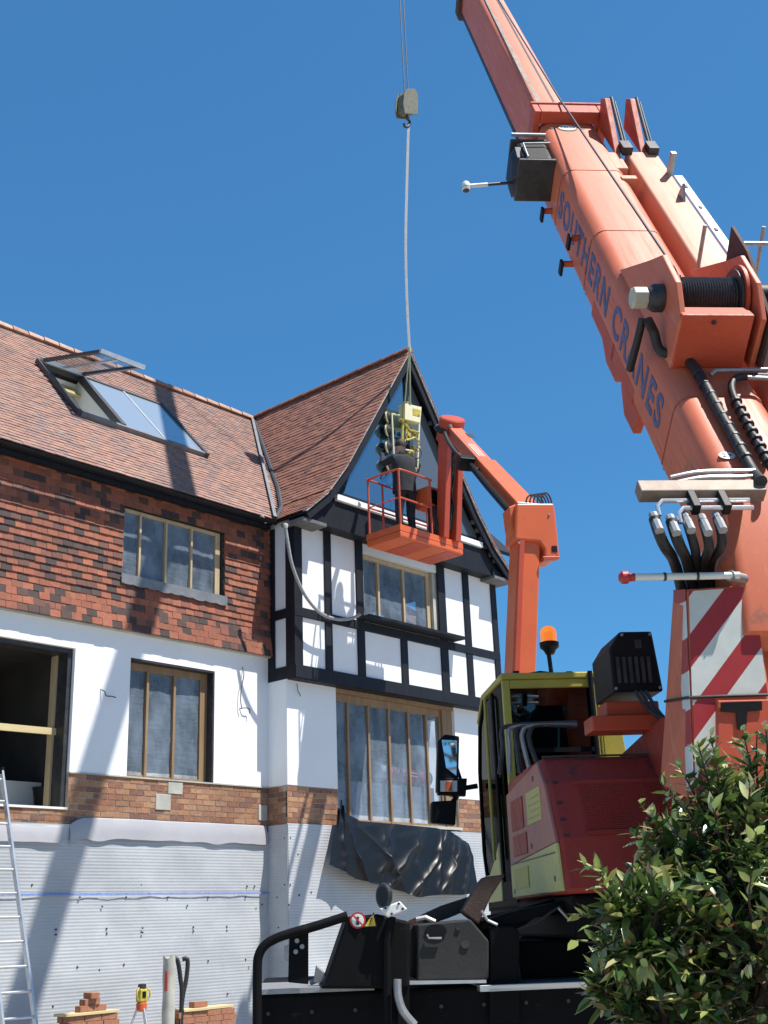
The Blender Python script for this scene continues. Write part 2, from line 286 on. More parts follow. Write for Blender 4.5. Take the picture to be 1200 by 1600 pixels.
# ------------------------------------------------------------------ mesh helpers
class MB:
    def __init__(s): s.v = []; s.f = []
    def add(s, vs, fs):
        o = len(s.v); s.v += [V(p) for p in vs]; s.f += [tuple(i + o for i in f) for f in fs]; return s
    def hexa(s, c):         # 4 bottom corners, 4 top corners
        return s.add(c, [(3, 2, 1, 0), (4, 5, 6, 7), (0, 1, 5, 4), (1, 2, 6, 5), (2, 3, 7, 6), (3, 0, 4, 7)])
    def boxv(s, o, a, b, c):
        o, a, b, c = V(o), V(a), V(b), V(c)
        return s.hexa([o, o + a, o + a + b, o + b, o + c, o + a + c, o + a + b + c, o + b + c])
    def box(s, x0, y0, z0, x1, y1, z1):
        return s.boxv((x0, y0, z0), (x1 - x0, 0, 0), (0, y1 - y0, 0), (0, 0, z1 - z0))
    def cbox(s, r0, f0, z0, r1, f1, z1):
        return s.boxv(cw(r0, f0, z0), RR * (r1 - r0), FD * (f1 - f0), UP * (z1 - z0))
    def bbox(s, r0, l0, k0, r1, l1, k1):
        return s.boxv(bw(r0, l0, k0), RR * (r1 - r0), BD * (l1 - l0), BN * (k1 - k0))
    def prism(s, pts, vec):
        pts = [V(p) for p in pts]; n = len(pts); vec = V(vec)
        return s.add(pts + [p + vec for p in pts], [tuple(range(n - 1, -1, -1)), tuple(range(n, 2 * n))] + [(i, (i + 1) % n, n + (i + 1) % n, n + i) for i in range(n)])
    def loft(s, rings, cap=True):
        n = len(rings[0]); vs = [p for r in rings for p in r]; fs = []
        for k in range(len(rings) - 1):
            for i in range(n):
                j = (i + 1) % n; fs.append((k * n + i, k * n + j, (k + 1) * n + j, (k + 1) * n + i))
        if cap: fs += [tuple(range(n - 1, -1, -1)), tuple(range((len(rings) - 1) * n, len(rings) * n))]
        return s.add(vs, fs)
    def tube(s, pts, r, seg=8, rs=None):
        pts = [V(p) for p in pts]; rings = []
        t0 = (pts[1] - pts[0]).normalized(); up = V((0, 0, 1)) if abs(t0.z) < .9 else V((1, 0, 0))
        a = t0.cross(up).normalized()
        for i, p in enumerate(pts):
            if i == 0: t = pts[1] - pts[0]
            elif i == len(pts) - 1: t = pts[-1] - pts[-2]
            else: t = (pts[i + 1] - p).normalized() + (p - pts[i - 1]).normalized()
            t = t.normalized() if t.length > 1e-9 else t0
            a = (a - t * a.dot(t)).normalized(); b2 = t.cross(a); rr = rs[i] if rs else r
            rings.append([p + a * (rr * math.cos(2 * math.pi * k / seg)) + b2 * (rr * math.sin(2 * math.pi * k / seg)) for k in range(seg)])
        return s.loft(rings)
    def cyl(s, p0, p1, r0, r1=None, seg=20): return s.tube([p0, p1], r0, seg, [r0, r0 if r1 is None else r1])
    def lathe(s, p, axis, prof, seg=20):
        p = V(p); ax = V(axis).normalized(); up = V((0, 0, 1)) if abs(ax.z) < .9 else V((1, 0, 0))
        a = ax.cross(up).normalized(); b2 = ax.cross(a)
        return s.loft([[p + ax * d + a * (r * math.cos(2 * math.pi * k / seg)) + b2 * (r * math.sin(2 * math.pi * k / seg)) for k in range(seg)] for d, r in prof])
    def ring(s, c, axis, r, tr, seg=20):
        ax = V(axis).normalized(); up = V((0, 0, 1)) if abs(ax.z) < .9 else V((1, 0, 0)); a = ax.cross(up).normalized(); b2 = ax.cross(a); c = V(c)
        vs, fs = [], []
        for i in range(seg):
            w = 2 * math.pi * i / seg; d = a * math.cos(w) + b2 * math.sin(w)
            for k in range(6):
                q = 2 * math.pi * k / 6; vs.append(c + d * (r + tr * math.cos(q)) + ax * (tr * math.sin(q)))
        for i in range(seg):
            for k in range(6):
                j = (i + 1) % seg; l = (k + 1) % 6; fs.append((i * 6 + k, j * 6 + k, j * 6 + l, i * 6 + l))
        return s.add(vs, fs)
    def grid(s, nu, nv, fn):
        return s.add([fn(i / nu, j / nv) for j in range(nv + 1) for i in range(nu + 1)],
                     [(j * (nu + 1) + i, j * (nu + 1) + i + 1, (j + 1) * (nu + 1) + i + 1, (j + 1) * (nu + 1) + i) for j in range(nv) for i in range(nu)])
    def build(s, name, material, parent=None, smooth=None, bev=0, loc=None, recalc=True):
        base = V((0, 0, 0)); q = parent
        while q is not None: base = base + q.location; q = q.parent
        own = V(loc) if loc is not None else V((0, 0, 0))
        me = bpy.data.meshes.new(name); me.from_pydata([p - base - own for p in s.v], [], s.f)
        if recalc:
            bm = bmesh.new(); bm.from_mesh(me); bmesh.ops.recalc_face_normals(bm, faces=bm.faces); bm.to_mesh(me); bm.free()
        o = bpy.data.objects.new(name, me); COL.objects.link(o); o.location = own
        me.materials.append(MATS[material] if isinstance(material, str) else material)
        if parent is not None: o.parent = parent
        if smooth is not None:
            me.polygons.foreach_set('use_smooth', [True] * len(me.polygons)); me.set_sharp_from_angle(angle=R_(smooth))
        if bev:
            bv = o.modifiers.new('bevel', 'BEVEL'); bv.width = bev; bv.segments = 2; bv.limit_method = 'ANGLE'; bv.angle_limit = R_(40)
        return o
def tag(o, label, cat, group=None, kind=None):
    if label: o['label'] = label
    if cat: o['category'] = cat
    if group: o['group'] = group
    if kind: o['kind'] = kind
    return o
def thing(name, loc, label, cat, group=None):
    o = bpy.data.objects.new(name, None); o.empty_display_size = .2; COL.objects.link(o); o.location = loc
    return tag(o, label, cat, group)
def text_mesh(name, body, size, origin, ux, uy, material, parent, extrude=.002, spacing=1.0, bold=0.0, shear=0.0):
    cu = bpy.data.curves.new('lettering', 'FONT'); cu.body = body; cu.size = size; cu.extrude = extrude; cu.space_character = spacing; cu.offset = bold; cu.shear = shear
    to = bpy.data.objects.new('lettering', cu); COL.objects.link(to)
    bpy.context.view_layer.update()
    me = bpy.data.meshes.new_from_object(to.evaluated_get(bpy.context.evaluated_depsgraph_get()))
    bpy.data.objects.remove(to); bpy.data.curves.remove(cu)
    base = V((0, 0, 0)); q = parent
    while q is not None: base = base + q.location; q = q.parent
    ux, uy = V(ux).normalized(), V(uy).normalized(); uz = ux.cross(uy); origin = V(origin)
    for v in me.vertices: v.co = origin + ux * v.co.x + uy * v.co.y + uz * v.co.z - base
    me.materials.clear(); me.materials.append(MATS[material])
    o = bpy.data.objects.new(name, me); COL.objects.link(o); o.parent = parent
    return o
def bez(p0, p1, p2, p3, n=14):
    p0, p1, p2, p3 = V(p0), V(p1), V(p2), V(p3)
    return [p0 * (1 - t) ** 3 + p1 * (3 * t * (1 - t) ** 2) + p2 * (3 * t * t * (1 - t)) + p3 * t ** 3 for t in [i / n for i in range(n + 1)]]
def smooth_path(pts, n=6):
    pts = [V(p) for p in pts]; out = []
    for i in range(len(pts) - 1):
        a = pts[max(i - 1, 0)]; b2 = pts[i]; c = pts[i + 1]; d = pts[min(i + 2, len(pts) - 1)]
        for k in range(n):
            t = k / n
            out.append(.5 * ((2 * b2) + (c - a) * t + (2 * a - 5 * b2 + 4 * c - d) * t * t + (3 * b2 - a - 3 * c + d) * t ** 3))
    return out + [pts[-1]]

# ------------------------------------------------------------------ ground
g = MB().grid(60, 60, lambda u, v: V((-900 + 1800 * u, -900 + 1800 * v, 0))).build('ground', 'ground'); g['kind'] = 'structure'
# ================================================================== HOUSE
YW, YB, YF, YG, YO = 13.10, 12.69, 12.50, 12.28, 12.15      # main wall, bay ground floor, bay upper floor, gable face, verge
XB0, XB1, XC = 12.01, 17.19, 14.60
ZM, ZR, ZT = 3.03, 3.575, 5.54                                # top of membrane, foot of render, foot of hung tiles
X0 = 4.6                                                      # far end of the house, outside the picture
RIDGE_Y, RIDGE_Z, EAVE_Y, EAVE_Z = 16.34, 11.31, 12.84, 7.66
house = thing('house', (12, 16, 0), 'long house under renovation, tile-hung and rendered, with a half-timbered gabled bay', 'house')
H = house
def holed_wall(mb, x0, x1, z0, z1, y0, y1, holes):
    xs = sorted({x0, x1, *[min(max(h[i], x0), x1) for h in holes for i in (0, 1)]}); 
    for i in range(len(xs) - 1):
        a, b2 = xs[i], xs[i + 1]; xm = (a + b2) / 2
        cuts = sorted([(max(h[2], z0), min(h[3], z1)) for h in holes if h[0] < xm < h[1] and h[3] > z0 and h[2] < z1])
        z = z0
        for c0, c1 in cuts:
            if c0 > z + 1e-4: mb.box(a, y0, z, b2, y1, c0)
            z = c1
        if z < z1 - 1e-4: mb.box(a, y0, z, b2, y1, z1)
    return mb
O1 = (5.6, 8.6, 3.14, 5.175)         # big opening
O2 = (9.48, 10.965, ZR, 5.175)       # ground floor window
O3 = (9.245, 11.09, 6.28, 7.33)      # upper window
main_holes = [O1, O2, O3]
holed_wall(MB(), X0, XB0, ZR, ZT, YW, YW + .32, main_holes).build('rendered_wall', 'render', H)
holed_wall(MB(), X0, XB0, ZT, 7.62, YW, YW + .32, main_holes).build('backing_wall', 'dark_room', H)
# brick band: mortar behind, real bricks in front
def brick_band(mb, p0, ux, length, z0, z1, nrm, holes=(), seed=1):
    rnd = random.Random(seed); c = .0755; z = z1 - c; k = 0
    while z > z0 - c:
        u = -.1125 * (k % 2) + rnd.uniform(-.004, .004)
        while u < length:
            a, b2 = max(u, 0), min(u + .215, length); zz0 = max(z, z0)
            for h in holes:
                if h[2] < z + .03 < h[3] and a < h[1] < b2: a = h[1] + .002

            if b2 - a > .03 and z + .065 - zz0 > .01 and not any(h[0] < (a + b2) / 2 < h[1] and h[2] < z + .03 < h[3] for h in holes):
                j = rnd.uniform(-.003, .003)
                mb.boxv(V(p0) + ux * a + nrm * -.02 + UP * zz0, ux * (b2 - a), nrm * (.026 + j), UP * (z + .065 - zz0))
            u += .225
        z -= c; k += 1
    return mb
holed_wall(MB(), X0, XB0, 2.70, ZR, YW + .012, YW + .32, [O1]).build('brick_bed', 'mortar', H)
bb = brick_band(MB(), (X0, YW + .012, 0), V((1, 0, 0)), XB0 - X0, 2.8, ZR - .004, V((0, -1, 0)), [(O1[0] - X0, O1[1] - X0, O1[2] - .03, 6)], 3)
bb.build('brickwork', 'wall_brick', H)
MB().box(XB0 + .0055, YB + .0135, 2.7, XB0 + .06, YW + .3, ZR - .001).box(XB0 + .0, YB + .012, 2.7, 13.06, YB + .1, ZR).box(15.98, YB + .012, 2.7, XB1, YB + .1, ZR).build('brick_bed', 'mortar', H)
b2 = brick_band(MB(), (XB0, YB + .012, 0), V((1, 0, 0)), 1.05, 2.8, ZR - .004, V((0, -1, 0)), (), 5)
b2.build('brickwork', 'wall_brick', H); b2 = MB()
brick_band(b2, (15.99, YB + .012, 0), V((1, 0, 0)), 1.2, 2.8, ZR - .004, V((0, -1, 0)), (), 6)
b2.build('brickwork', 'wall_brick', H); b2 = MB()
brick_band(b2, (XB0 + .004, YW, 0), V((0, -1, 0)), .38, 2.8, ZR - .004, V((-1, 0, 0)), (), 8)
b2.build('brickwork', 'wall_brick', H)
# pale patches where stone blocks sit in the brick band
for q in ((10.17, 3.39, 10.42, 3.55), (9.97, 3.17, 10.22, 3.38), (11.82, 3.10, 11.99, 3.32)): MB().box(q[0], YW - .0045, q[1], q[2], YW + .05, q[3]).build('stone_block', 'stained_white', H, bev=.006)
# render bead and drip under the render edge
MB().box(O1[1] + .0, YW - .012, ZR - .012, XB0 - .004, YW + .004, ZR + .006).build('render_bead', 'stained_white', H)
# bay, ground floor render
MB().prism([(XB0, YB, ZR), (13.06, YB, ZR), (13.06, YB + .30, ZR), (XB0 + .3, YB + .30, ZR), (XB0 + .3, YW + .01, ZR), (XB0, YW + .01, ZR)], (0, 0, 5.17 - ZR)).build('bay_render', 'render', H, bev=.008); MB().box(15.98, YB, ZR, XB1, YB + .30, 5.17).build('bay_render', 'render', H, bev=.008)
MB().box(XB0 + .04, YB + .05, 0, XB1, YB + .25, 2.72).box(13.06, YB + .08, 2.72, 15.98, YB + .25, 3.10).build('bay_base', 'mortar', H)
MB().box(X0, YW + .03, 0, XB0, YW + .32, 2.72).build('base_wall', 'mortar', H)
# bay, upper floor
YP = YF + .03
bay_hole = [(13.60, 15.52, 6.24, 7.42)]
holed_wall(MB(), XB0 + .03, XB1 - .03, 5.19, 7.66, YP, YP + .25, bay_hole).build('panel_wall', 'panel_white', H)
MB().box(XB0 + .03, YP + .25, 5.19, XB0 + .2, YW + .05, 7.66).build('side_panel', 'panel_white', H)
MB().box(XB1 - .2, YP + .25, 5.19, XB1 - .03, YW + 1.2, 7.66).build('side_panel', 'panel_white', H)
MB().box(XB0 + .02, YF + .02, 5.12, XB1 - .02, YB + .02, 5.185).build('jetty_soffit', 'black_timber', H)
def timber(name, x0, x1, z0, z1, pr=0.0): return MB().box(x0, YF - pr, z0, x1, YP + .01, z1).build(name, 'black_timber', H, bev=.006)
def fx(px, py): return at(px, py, 1, YF).x
def fz(px, py): return at(px, py, 1, YF).z
ZB0, ZB1, ZK0, ZK1, ZH = 5.13, 5.325, 6.075, 6.22, 7.56
timber('sill_beam', XB0 + .001, XB1 - .001, ZB0, ZB1, .012)
timber('mid_rail', XB0 + .002, XB1 - .002, ZK0, ZK1, .006)
timber('post', XB0, XB0 + .17, ZB1, ZH)
timber('post', XB1 - .15, XB1, ZB1, ZH)
for a, b2_ in ((fx(508.5, 930), fx(519, 930)), (fx(558, 930), fx(569, 930)), (fx(686, 940), fx(697, 940)), (fx(726.5, 960), fx(735.5, 960))):
    timber('post', a, b2_, ZK1, ZH, -.002); timber('post', a, b2_, ZB1, ZK0, -.002)
for a, b2_ in ((fx(628.5, 1030), fx(638.5, 1030)),): timber('post', a, b2_, ZB1, ZK0, -.002)
def rtimber(name, y0, y1, z0, z1): return MB().box(XB0 - .002, y0, z0, XB0 + .04, y1, z1).build(name, 'black_timber', H)
rtimber('post', YF + .001, YF + .2, ZB1, ZH); rtimber('post', YW - .14, YW, ZB1, ZH)
rtimber('sill_beam', YF + .002, YW - .001, ZB0, ZB1 - .002); rtimber('mid_rail', YF + .201, YW - .141, ZK0, ZK1)
# window shelf on brackets
sh = MB().box(fx(560, 957) - .02, YF - .26, 6.235, fx(708, 990) + .05, YP + .06, 6.275)
sh.build('window_shelf', 'black_timber', H)
# gable tie beam, white band, corner boxes
MB().prism([(XB0 + .06, YG, 7.56), (XB0 + .06, YG, 7.68), (XB0 + .46, YG, 8.02), (XB1 - .46, YG, 8.02), (XB1 - .06, YG, 7.68), (XB1 - .06, YG, 7.56)], (0, YP + .05 - YG, 0)).build('tie_beam', 'black_timber', H)
MB().box(12.72, YG - .05, 8.035, 16.52, YG + .02, 8.135).build('white_band', 'panel_white', H, bev=.004)
for a, b2_ in ((XB0 - .10, XB0 + .42), (XB1 - .42, XB1 + .14)):
    MB().box(a, YO + .05, 7.50, b2_, YP + .15, 7.555).build('corner_soffit', 'soffit', H)
    MB().box(a + (.12 if a < 13 else .02), YO + .10, 7.557, b2_ - (.02 if a < 13 else .14), YP + .1, 7.68).build('corner_box', 'black_timber', H)
# ---- gable roof profile (x, z), apex last
GP = [(XB0 - .08, 7.66), (12.40, 8.06), (12.86, 8.64), (XC, 11.34)]
def prof(side, d=0.0):
    """points of one roof slope, pushed d metres inwards along the slope normal"""
    out = []
    for i, (x, z) in enumerate(GP):
        j = min(i, len(GP) - 2); k = max(i - 1, 0)
        t = (V((GP[j + 1][0] - GP[j][0], GP[j + 1][1] - GP[j][1])).normalized() + V((GP[k + 1][0] - GP[k][0], GP[k + 1][1] - GP[k][1])).normalized()).normalized()
        nx, nz = t.y, -t.x
        px, pz = x + nx * d, z + nz * d
        if i == len(GP) - 1: px, pz = x, z - d / max(.2, t.x)
        out.append((px if side < 0 else 2 * XC - px, pz))
    return out
def gable_slab(mb, side, d0, d1, y0, y1):
    a, b3 = prof(side, d0), prof(side, d1)
    for i in range(3):
        mb.prism([(a[i][0], y0, a[i][1]), (a[i + 1][0], y0, a[i + 1][1]), (b3[i + 1][0], y0, b3[i + 1][1]), (b3[i][0], y0, b3[i][1])], (0, y1 - y0, 0))
    return mb
def valley_y(z):          # where the gable slope meets the main roof at height z
    return EAVE_Y + (z - EAVE_Z) * (RIDGE_Y - EAVE_Y) / (RIDGE_Z - EAVE_Z)
for sd in (-1, 1):
    gable_slab(MB(), sd, .015, .06, YO + .01, RIDGE_Y - .02).build('gable_decking', 'black_timber', H)
    gable_slab(MB(), sd, .028, .165, YO + .02, YO + .065).build('bargeboard', 'black_timber', H, bev=.004)
    gable_slab(MB(), sd, -.008, .027, YO - .012, YO + .07).build('verge', 'verge_mortar', H)
# rafters under the verge
for sd in (-1, 1):
    p = prof(sd, .06)
    for k in range(9):
        t = .25 + .62 * k / 8; s = t * 3; i = min(int(s), 2); w = s - i
        x = p[i][0] + (p[i + 1][0] - p[i][0]) * w; z = p[i][1] + (p[i + 1][1] - p[i][1]) * w
        MB().box(x - .025, YO + .066, z - .09, x + .025, YG + .05, z - .02).build('purlin_end', 'soffit', H)
# gable glazing and its dark frame
def tri(mb, x0, x1, z0, y0, y1, d):
    """gable-shaped slab between x0 and x1 above z0, kept d under the roof"""
    pl, pr = prof(-1, d), prof(1, d)
    def top(x):
        P = pl if x <= XC else pr
        for i in range(3):
            a, b3 = sorted((P[i], P[i + 1]))
            if a[0] <= x <= b3[0]: return a[1] + (b3[1] - a[1]) * (x - a[0]) / (b3[0] - a[0] + 1e-9)
        return z0
    xs = sorted({x0, x1, *[q[0] for q in pl + pr if x0 < q[0] < x1]})
    pts = [(x, y0, max(top(x), z0 + .01)) for x in xs]
    return mb.prism([(x0, y0, z0)] + pts + [(x1, y0, z0)], (0, y1 - y0, 0))
tri(MB(), 12.72, 14.56, 8.20, YG + .03, YG + .05, .15).build('gable_window', 'gable_glass', H)
tri(MB(), 14.66, 16.45, 8.20, YG + .03, YG + .05, .15).build('gable_window', 'gable_glass_dark', H)
MB().box(14.57, YG + .0, 8.15, 14.65, YG + .12, 10.9).box(12.75, YG + .025, 8.14, 16.45, YG + .12, 8.215).build('gable_frame', 'black_timber', H)
tri(MB(), 12.6, 16.6, 8.0, YG + .34, YG + .40, .10).build('gable_lining', 'dark_room', H)
# ---- tiled roofs
def tile(mb, c, u, s, nrm, w, ln, rnd, tilt=.015, th=.016):
    """one plain tile: c = middle of its tail, u = along the course, s = up the slope"""
    c = c + nrm * (tilt + th * .3 + rnd.uniform(-.003, .003)) + s * rnd.uniform(-.004, .004); s2 = (s - nrm * (tilt / ln) + u * rnd.uniform(-.014, .014)).normalized()
    n2 = u.cross(s2); 
    if n2.dot(nrm) < 0: n2 = -n2
    mb.boxv(c - u * (w / 2), u * w, s2 * ln, -n2 * th)
GAUGE, TW = .10, .160
def tiled(mb, o, u, s, nrm, rows, u_range, seed, wid=TW, skip=None):
    rnd = random.Random(seed)
    for k in range(rows):
        v = k * GAUGE; a, b3 = u_range(v); x = a - (wid / 2 if k % 2 else 0)
        while x < b3:
            l, r = max(x, a), min(x + wid - .003, b3)
            if r - l > .02 and not (skip and skip((l + r) / 2, v)):
                tile(mb, o + u * ((l + r) / 2) + s * v, u, s, nrm, r - l, GAUGE * 1.6, rnd)
            x += wid
ms = V((0, RIDGE_Y - EAVE_Y, RIDGE_Z - EAVE_Z)); mlen = ms.length; ms.normalize(); mn = V((0, -ms.z, ms.y))
gs_slopes = []
sky_u = None
# skylight outline on the main roof
def roofpt(px, py, lift=0.0): return hit(px, py, mn, V((0, EAVE_Y, EAVE_Z)) + mn * lift)
def ruv(p): d = p - V((0, EAVE_Y, EAVE_Z)); return d.x, d.dot(ms)
def rpt(u, v, k=0.0): return V((u, EAVE_Y, EAVE_Z)) + ms * v + mn * k
SK = dict(u0=ruv(roofpt(61, 573))[0], u1=ruv(roofpt(130, 600))[0], u2=ruv(roofpt(247, 636))[0], v1=(ruv(roofpt(61, 573))[1] + ruv(roofpt(247, 636))[1]) / 2, v0=(ruv(roofpt(107, 645))[1] + ruv(roofpt(296, 705))[1]) / 2)
def valley_x(v):            # x of the valley at slope distance v on the main roof
    z = EAVE_Z + ms.z * v
    for i in range(3):
        if GP[i][1] <= z <= GP[i + 1][1]: return GP[i][0] + (GP[i + 1][0] - GP[i][0]) * (z - GP[i][1]) / (GP[i + 1][1] - GP[i][1])
    return GP[0][0] if z < GP[0][1] else XC
mb = MB()
tiled(mb, V((0, EAVE_Y, EAVE_Z)), V((1, 0, 0)), ms, mn, int(mlen / GAUGE), lambda v: (X0, valley_x(v) - .05), 11,
      skip=lambda u, v: SK['u0'] - .06 < u < SK['u2'] + .06 and SK['v0'] - .02 < v < SK['v1'] + .05)
mb.build('main_roof', 'roof_tile', H)
# decking of the main roof with a hole at the skylight, and the rear slope
def rslab(mb, u0, u1, v0, v1, k0, k1): return mb.hexa([rpt(u0, v0, k0), rpt(u1, v0, k0), rpt(u1, v1, k0), rpt(u0, v1, k0), rpt(u0, v0, k1), rpt(u1, v0, k1), rpt(u1, v1, k1), rpt(u0, v1, k1)])
mb = MB(); K0, K1 = -.09, -.012
rslab(mb, X0, SK['u0'], 0, mlen, K0, K1); rslab(mb, SK['u2'], XC + 6, 0 + 2.2, mlen, K0, K1); rslab(mb, SK['u2'], XB0 - .1, 0, 2.2, K0, K1)
rslab(mb, SK['u0'], SK['u2'], 0, SK['v0'], K0, K1); rslab(mb, SK['u0'], SK['u2'], SK['v1'], mlen, K0, K1)
mb.build('roof_decking', 'black_timber', H)
MB().prism([(X0, RIDGE_Y, RIDGE_Z - .02), (X0, 2 * RIDGE_Y - EAVE_Y, EAVE_Z), (X0, 2 * RIDGE_Y - EAVE_Y, EAVE_Z - .08), (X0, RIDGE_Y, RIDGE_Z - .12)], (XC + 6 - X0, 0, 0)).build('rear_roof', 'gable_tile', H)
# gable slopes
for sd, seed in ((-1, 21), (1, 22)):
    mb = MB(); rnd = random.Random(seed); P = prof(sd, 0)
    L = [0]
    for i in range(3): L.append(L[-1] + math.hypot(P[i + 1][0] - P[i][0], P[i + 1][1] - P[i][1]))
    for k in range(int(L[-1] / GAUGE)):
        q = k * GAUGE; i = max(j for j in range(3) if L[j] <= q); w = (q - L[i]) / (L[i + 1] - L[i])
        x = P[i][0] + (P[i + 1][0] - P[i][0]) * w; z = P[i][1] + (P[i + 1][1] - P[i][1]) * w
        s = V((P[i + 1][0] - P[i][0], 0, P[i + 1][1] - P[i][1])).normalized(); u = V((0, 1, 0)); nr = V((-s.z, 0, s.x)) if sd < 0 else V((s.z, 0, -s.x))
        if nr.z < 0: nr = -nr
        yend = min(valley_y(z), RIDGE_Y) - .03 if sd < 0 else RIDGE_Y
        y = YO - .02 + (TW / 2 if k % 2 else 0); y = y - TW
        while y < yend:
            a, b3 = max(y, YO - .02), min(y + TW - .003, yend)
            if b3 - a > .02: tile(mb, V((x, (a + b3) / 2, z)), u, s, nr, b3 - a, GAUGE * 1.6, rnd)
            y += TW
    mb.build('gable_roof', 'gable_tile', H)
# ridges
def ridge(name, p0, p1, r):
    mb = MB(); d = (V(p1) - V(p0)); n = int(d.length / .30); d.normalize(); side = d.cross(UP).normalized()
    for k in range(n):
        a = V(p0) + d * (k * .30 + .008); b3 = V(p0) + d * (k * .30 + .296); j = random.uniform(-.006, .006)
        rings = []
        for p, rr in ((a, r + .006), (b3, r - .004)):
            rings.append([p + side * (rr * math.cos(w)) + UP * (rr * .9 * math.sin(w) + j) for w in [math.pi * (i / 8) for i in range(9)]] + [p - UP * .02])
        mb.loft(rings)
    return mb.build(name, 'ridge_tile' if r > .1 else 'gable_tile', H, smooth=50)
ridge('ridge_tiles', (X0, RIDGE_Y, RIDGE_Z - .03), (XC - .05, RIDGE_Y, RIDGE_Z - .03), .125)
ridge('gable_ridge_tiles', (XC, YO - .02, 11.325), (XC, RIDGE_Y, 11.325), .09)
# valley lead
vp = [V((GP[i][0], valley_y(GP[i][1]), GP[i][1])) for i in range(4)]
mb = MB()
for i in range(3):
    a, b3 = vp[i], vp[i + 1]; 
    mb.tube([a + V((0, -.02, .012)), b3 + V((0, -.02, .012))], .048, 8)
mb.build('valley_lead', 'lead_dark', H)
mb = MB(); mb.prism([vp[0] + V((-.09, -.06, .035)), vp[0] + V((-.02, -.06, .035)), vp[3] + V((-.02, -.05, .03)), vp[3] + V((-.09, -.05, .03))], (0, -.004, .004)).build('valley_soaker', 'lead', H)
# gutter with its slit of daylight, fascia
MB().box(X0, EAVE_Y + .09, 7.53, XB0 - .1, EAVE_Y + .12, 7.62).box(X0, EAVE_Y + .12, 7.54, XB0 - .1, YW + .01, 7.56).build('fascia', 'black_timber', H)
rg = [V((0, .048 * math.cos(w), .048 * math.sin(w))) for w in [math.pi + math.pi * i / 10 for i in range(11)]] + [V((0, .043 * math.cos(w), .043 * math.sin(w))) for w in [2 * math.pi - math.pi * i / 10 for i in range(11)]]
MB().loft([[V((x, EAVE_Y - .055, 7.60)) + q for q in rg] for x in (X0, XB0 - .12)]).build('gutter', 'black_plastic', H, smooth=40)
# small grey end of the valley gutter
MB().cyl(at(409, 806, 1, 12.8), at(416, 817, 1, 12.8), .022).build('valley_outlet', 'verge_mortar', H)
# ---- hung tiles
mb = MB(); rnd = random.Random(5); z = ZT - .02; k = 0
while z < 7.52:
    kick = max(0, .05 * (1 - (z - ZT) / .35)); x = X0 - (TW / 2 if k % 2 else 0)
    while x < XB0:
        segs = [(max(x, X0), min(x + TW - .004, XB0 - .005))]
        if O3[2] - .12 < z + .05 < O3[3] + .03:
            sg = []
            for a, b3 in segs:
                for c0, c1 in ((a, min(b3, O3[0])), (max(a, O3[1]), b3)):
                    if c1 - c0 > .015: sg.append((c0, c1))
            segs = sg
        for a, b3 in segs:
            if b3 - a > .015: tile(mb, V(((a + b3) / 2, YW - .030 - kick, z)), V((1, 0, 0)), UP, V((0, -1, 0)), b3 - a, .165, rnd, .030, .024)
        x += TW
    z += .1; k += 1
mb.build('hung_tiles', 'hung_tile', H)
MB().box(X0, YW - .075, ZT - .035, XB0 - .005, YW + .002, ZT - .016).build('tile_batten', 'stained_white', H)
# lead apron under the upper window
pts = [(O3[0] - .03, O3[2] + .03)]
n = 9; 
for i in range(n):
    xa = O3[0] - .03 + (O3[1] - O3[0] + .06) * i / n; xb = O3[0] - .03 + (O3[1] - O3[0] + .06) * (i + 1) / n
    pts += [(xa + (xb - xa) * q, O3[2] - .10 - .018 * math.sin(math.pi * q) - .02 * noise.noise(V((xa * 3, 0, 0)))) for q in (0.02, .25, .5, .75, .98)]
pts.append((O3[1] + .03, O3[2] + .03))
MB().prism([(x, YW - .085, z) for x, z in pts], (0, .006, 0)).build('lead_apron', 'lead', H)
# ---- windows
def sheet(name, x0, x1, z0, z1, y, parent, material, seed, amp=.012, nx=40, nz=40, sag=0):
    def fn(u, v):
        x = x0 + (x1 - x0) * u; z = z0 + (z1 - z0) * v
        w = noise.noise(V((x * 3 + z * 2.5 + seed, z * 1.2 - x, seed))) * amp + noise.noise(V((x * 11 + z * 9, z * 4 - x * 3, seed + 9))) * amp * .5
        w += amp * .6 * math.sin((x * .8 + z) * 46 + 4 * noise.noise(V((x * 2, z * 2, seed)))) * max(0, noise.noise(V((x * 1.3, z * 1.3, seed + 4))))
        return V((x, y + w, z))
    return MB().grid(nx, nz, fn).build(name, material, parent, smooth=80)
def window(x0, x1, z0, z1, y, muls, seed, stile=(.05, .05), light='oak', head=.07, mw=.035, label=None, pale=.10):
    f = MB().box(x0, y, z0, x0 + stile[0], y + .09, z1).box(x1 - stile[1], y, z0, x1, y + .09, z1)
    f.box(x0 + stile[0], y + .001, z1 - head, x1 - stile[1], y + .09, z1).box(x0 + stile[0], y + .001, z0, x1 - stile[1], y + .09, z0 + .05)
    w = f.build('window', light, H, bev=.004)
    if label: w['label'] = label
    for mx in muls: MB().box(mx - mw / 2, y - .012, z0 + .002, mx + mw / 2, y + .07, z1 - head + .002).build('mullion', light, w, bev=.004)
    sheet('plastic_sheet', x0 + .01, x1 - .01, z0 + pale, z1 - .02, y + .03, w, 'poly_sheet', seed)
    if pale: sheet('plastic_hem', x0 + .01, x1 - .01, z0, z0 + pale, y + .028, w, 'poly_sheet_pale', seed + 3, nz=8)
    return w
YR = YW + .13
window(O2[0] + .005, O2[1] - .03, O2[2] + .002, O2[3] - .03, YR, [at(229, 1120, 1, YR).x, at(271.5, 1120, 1, YR).x], 2, (.03, .13), 'oak', .10, .042)
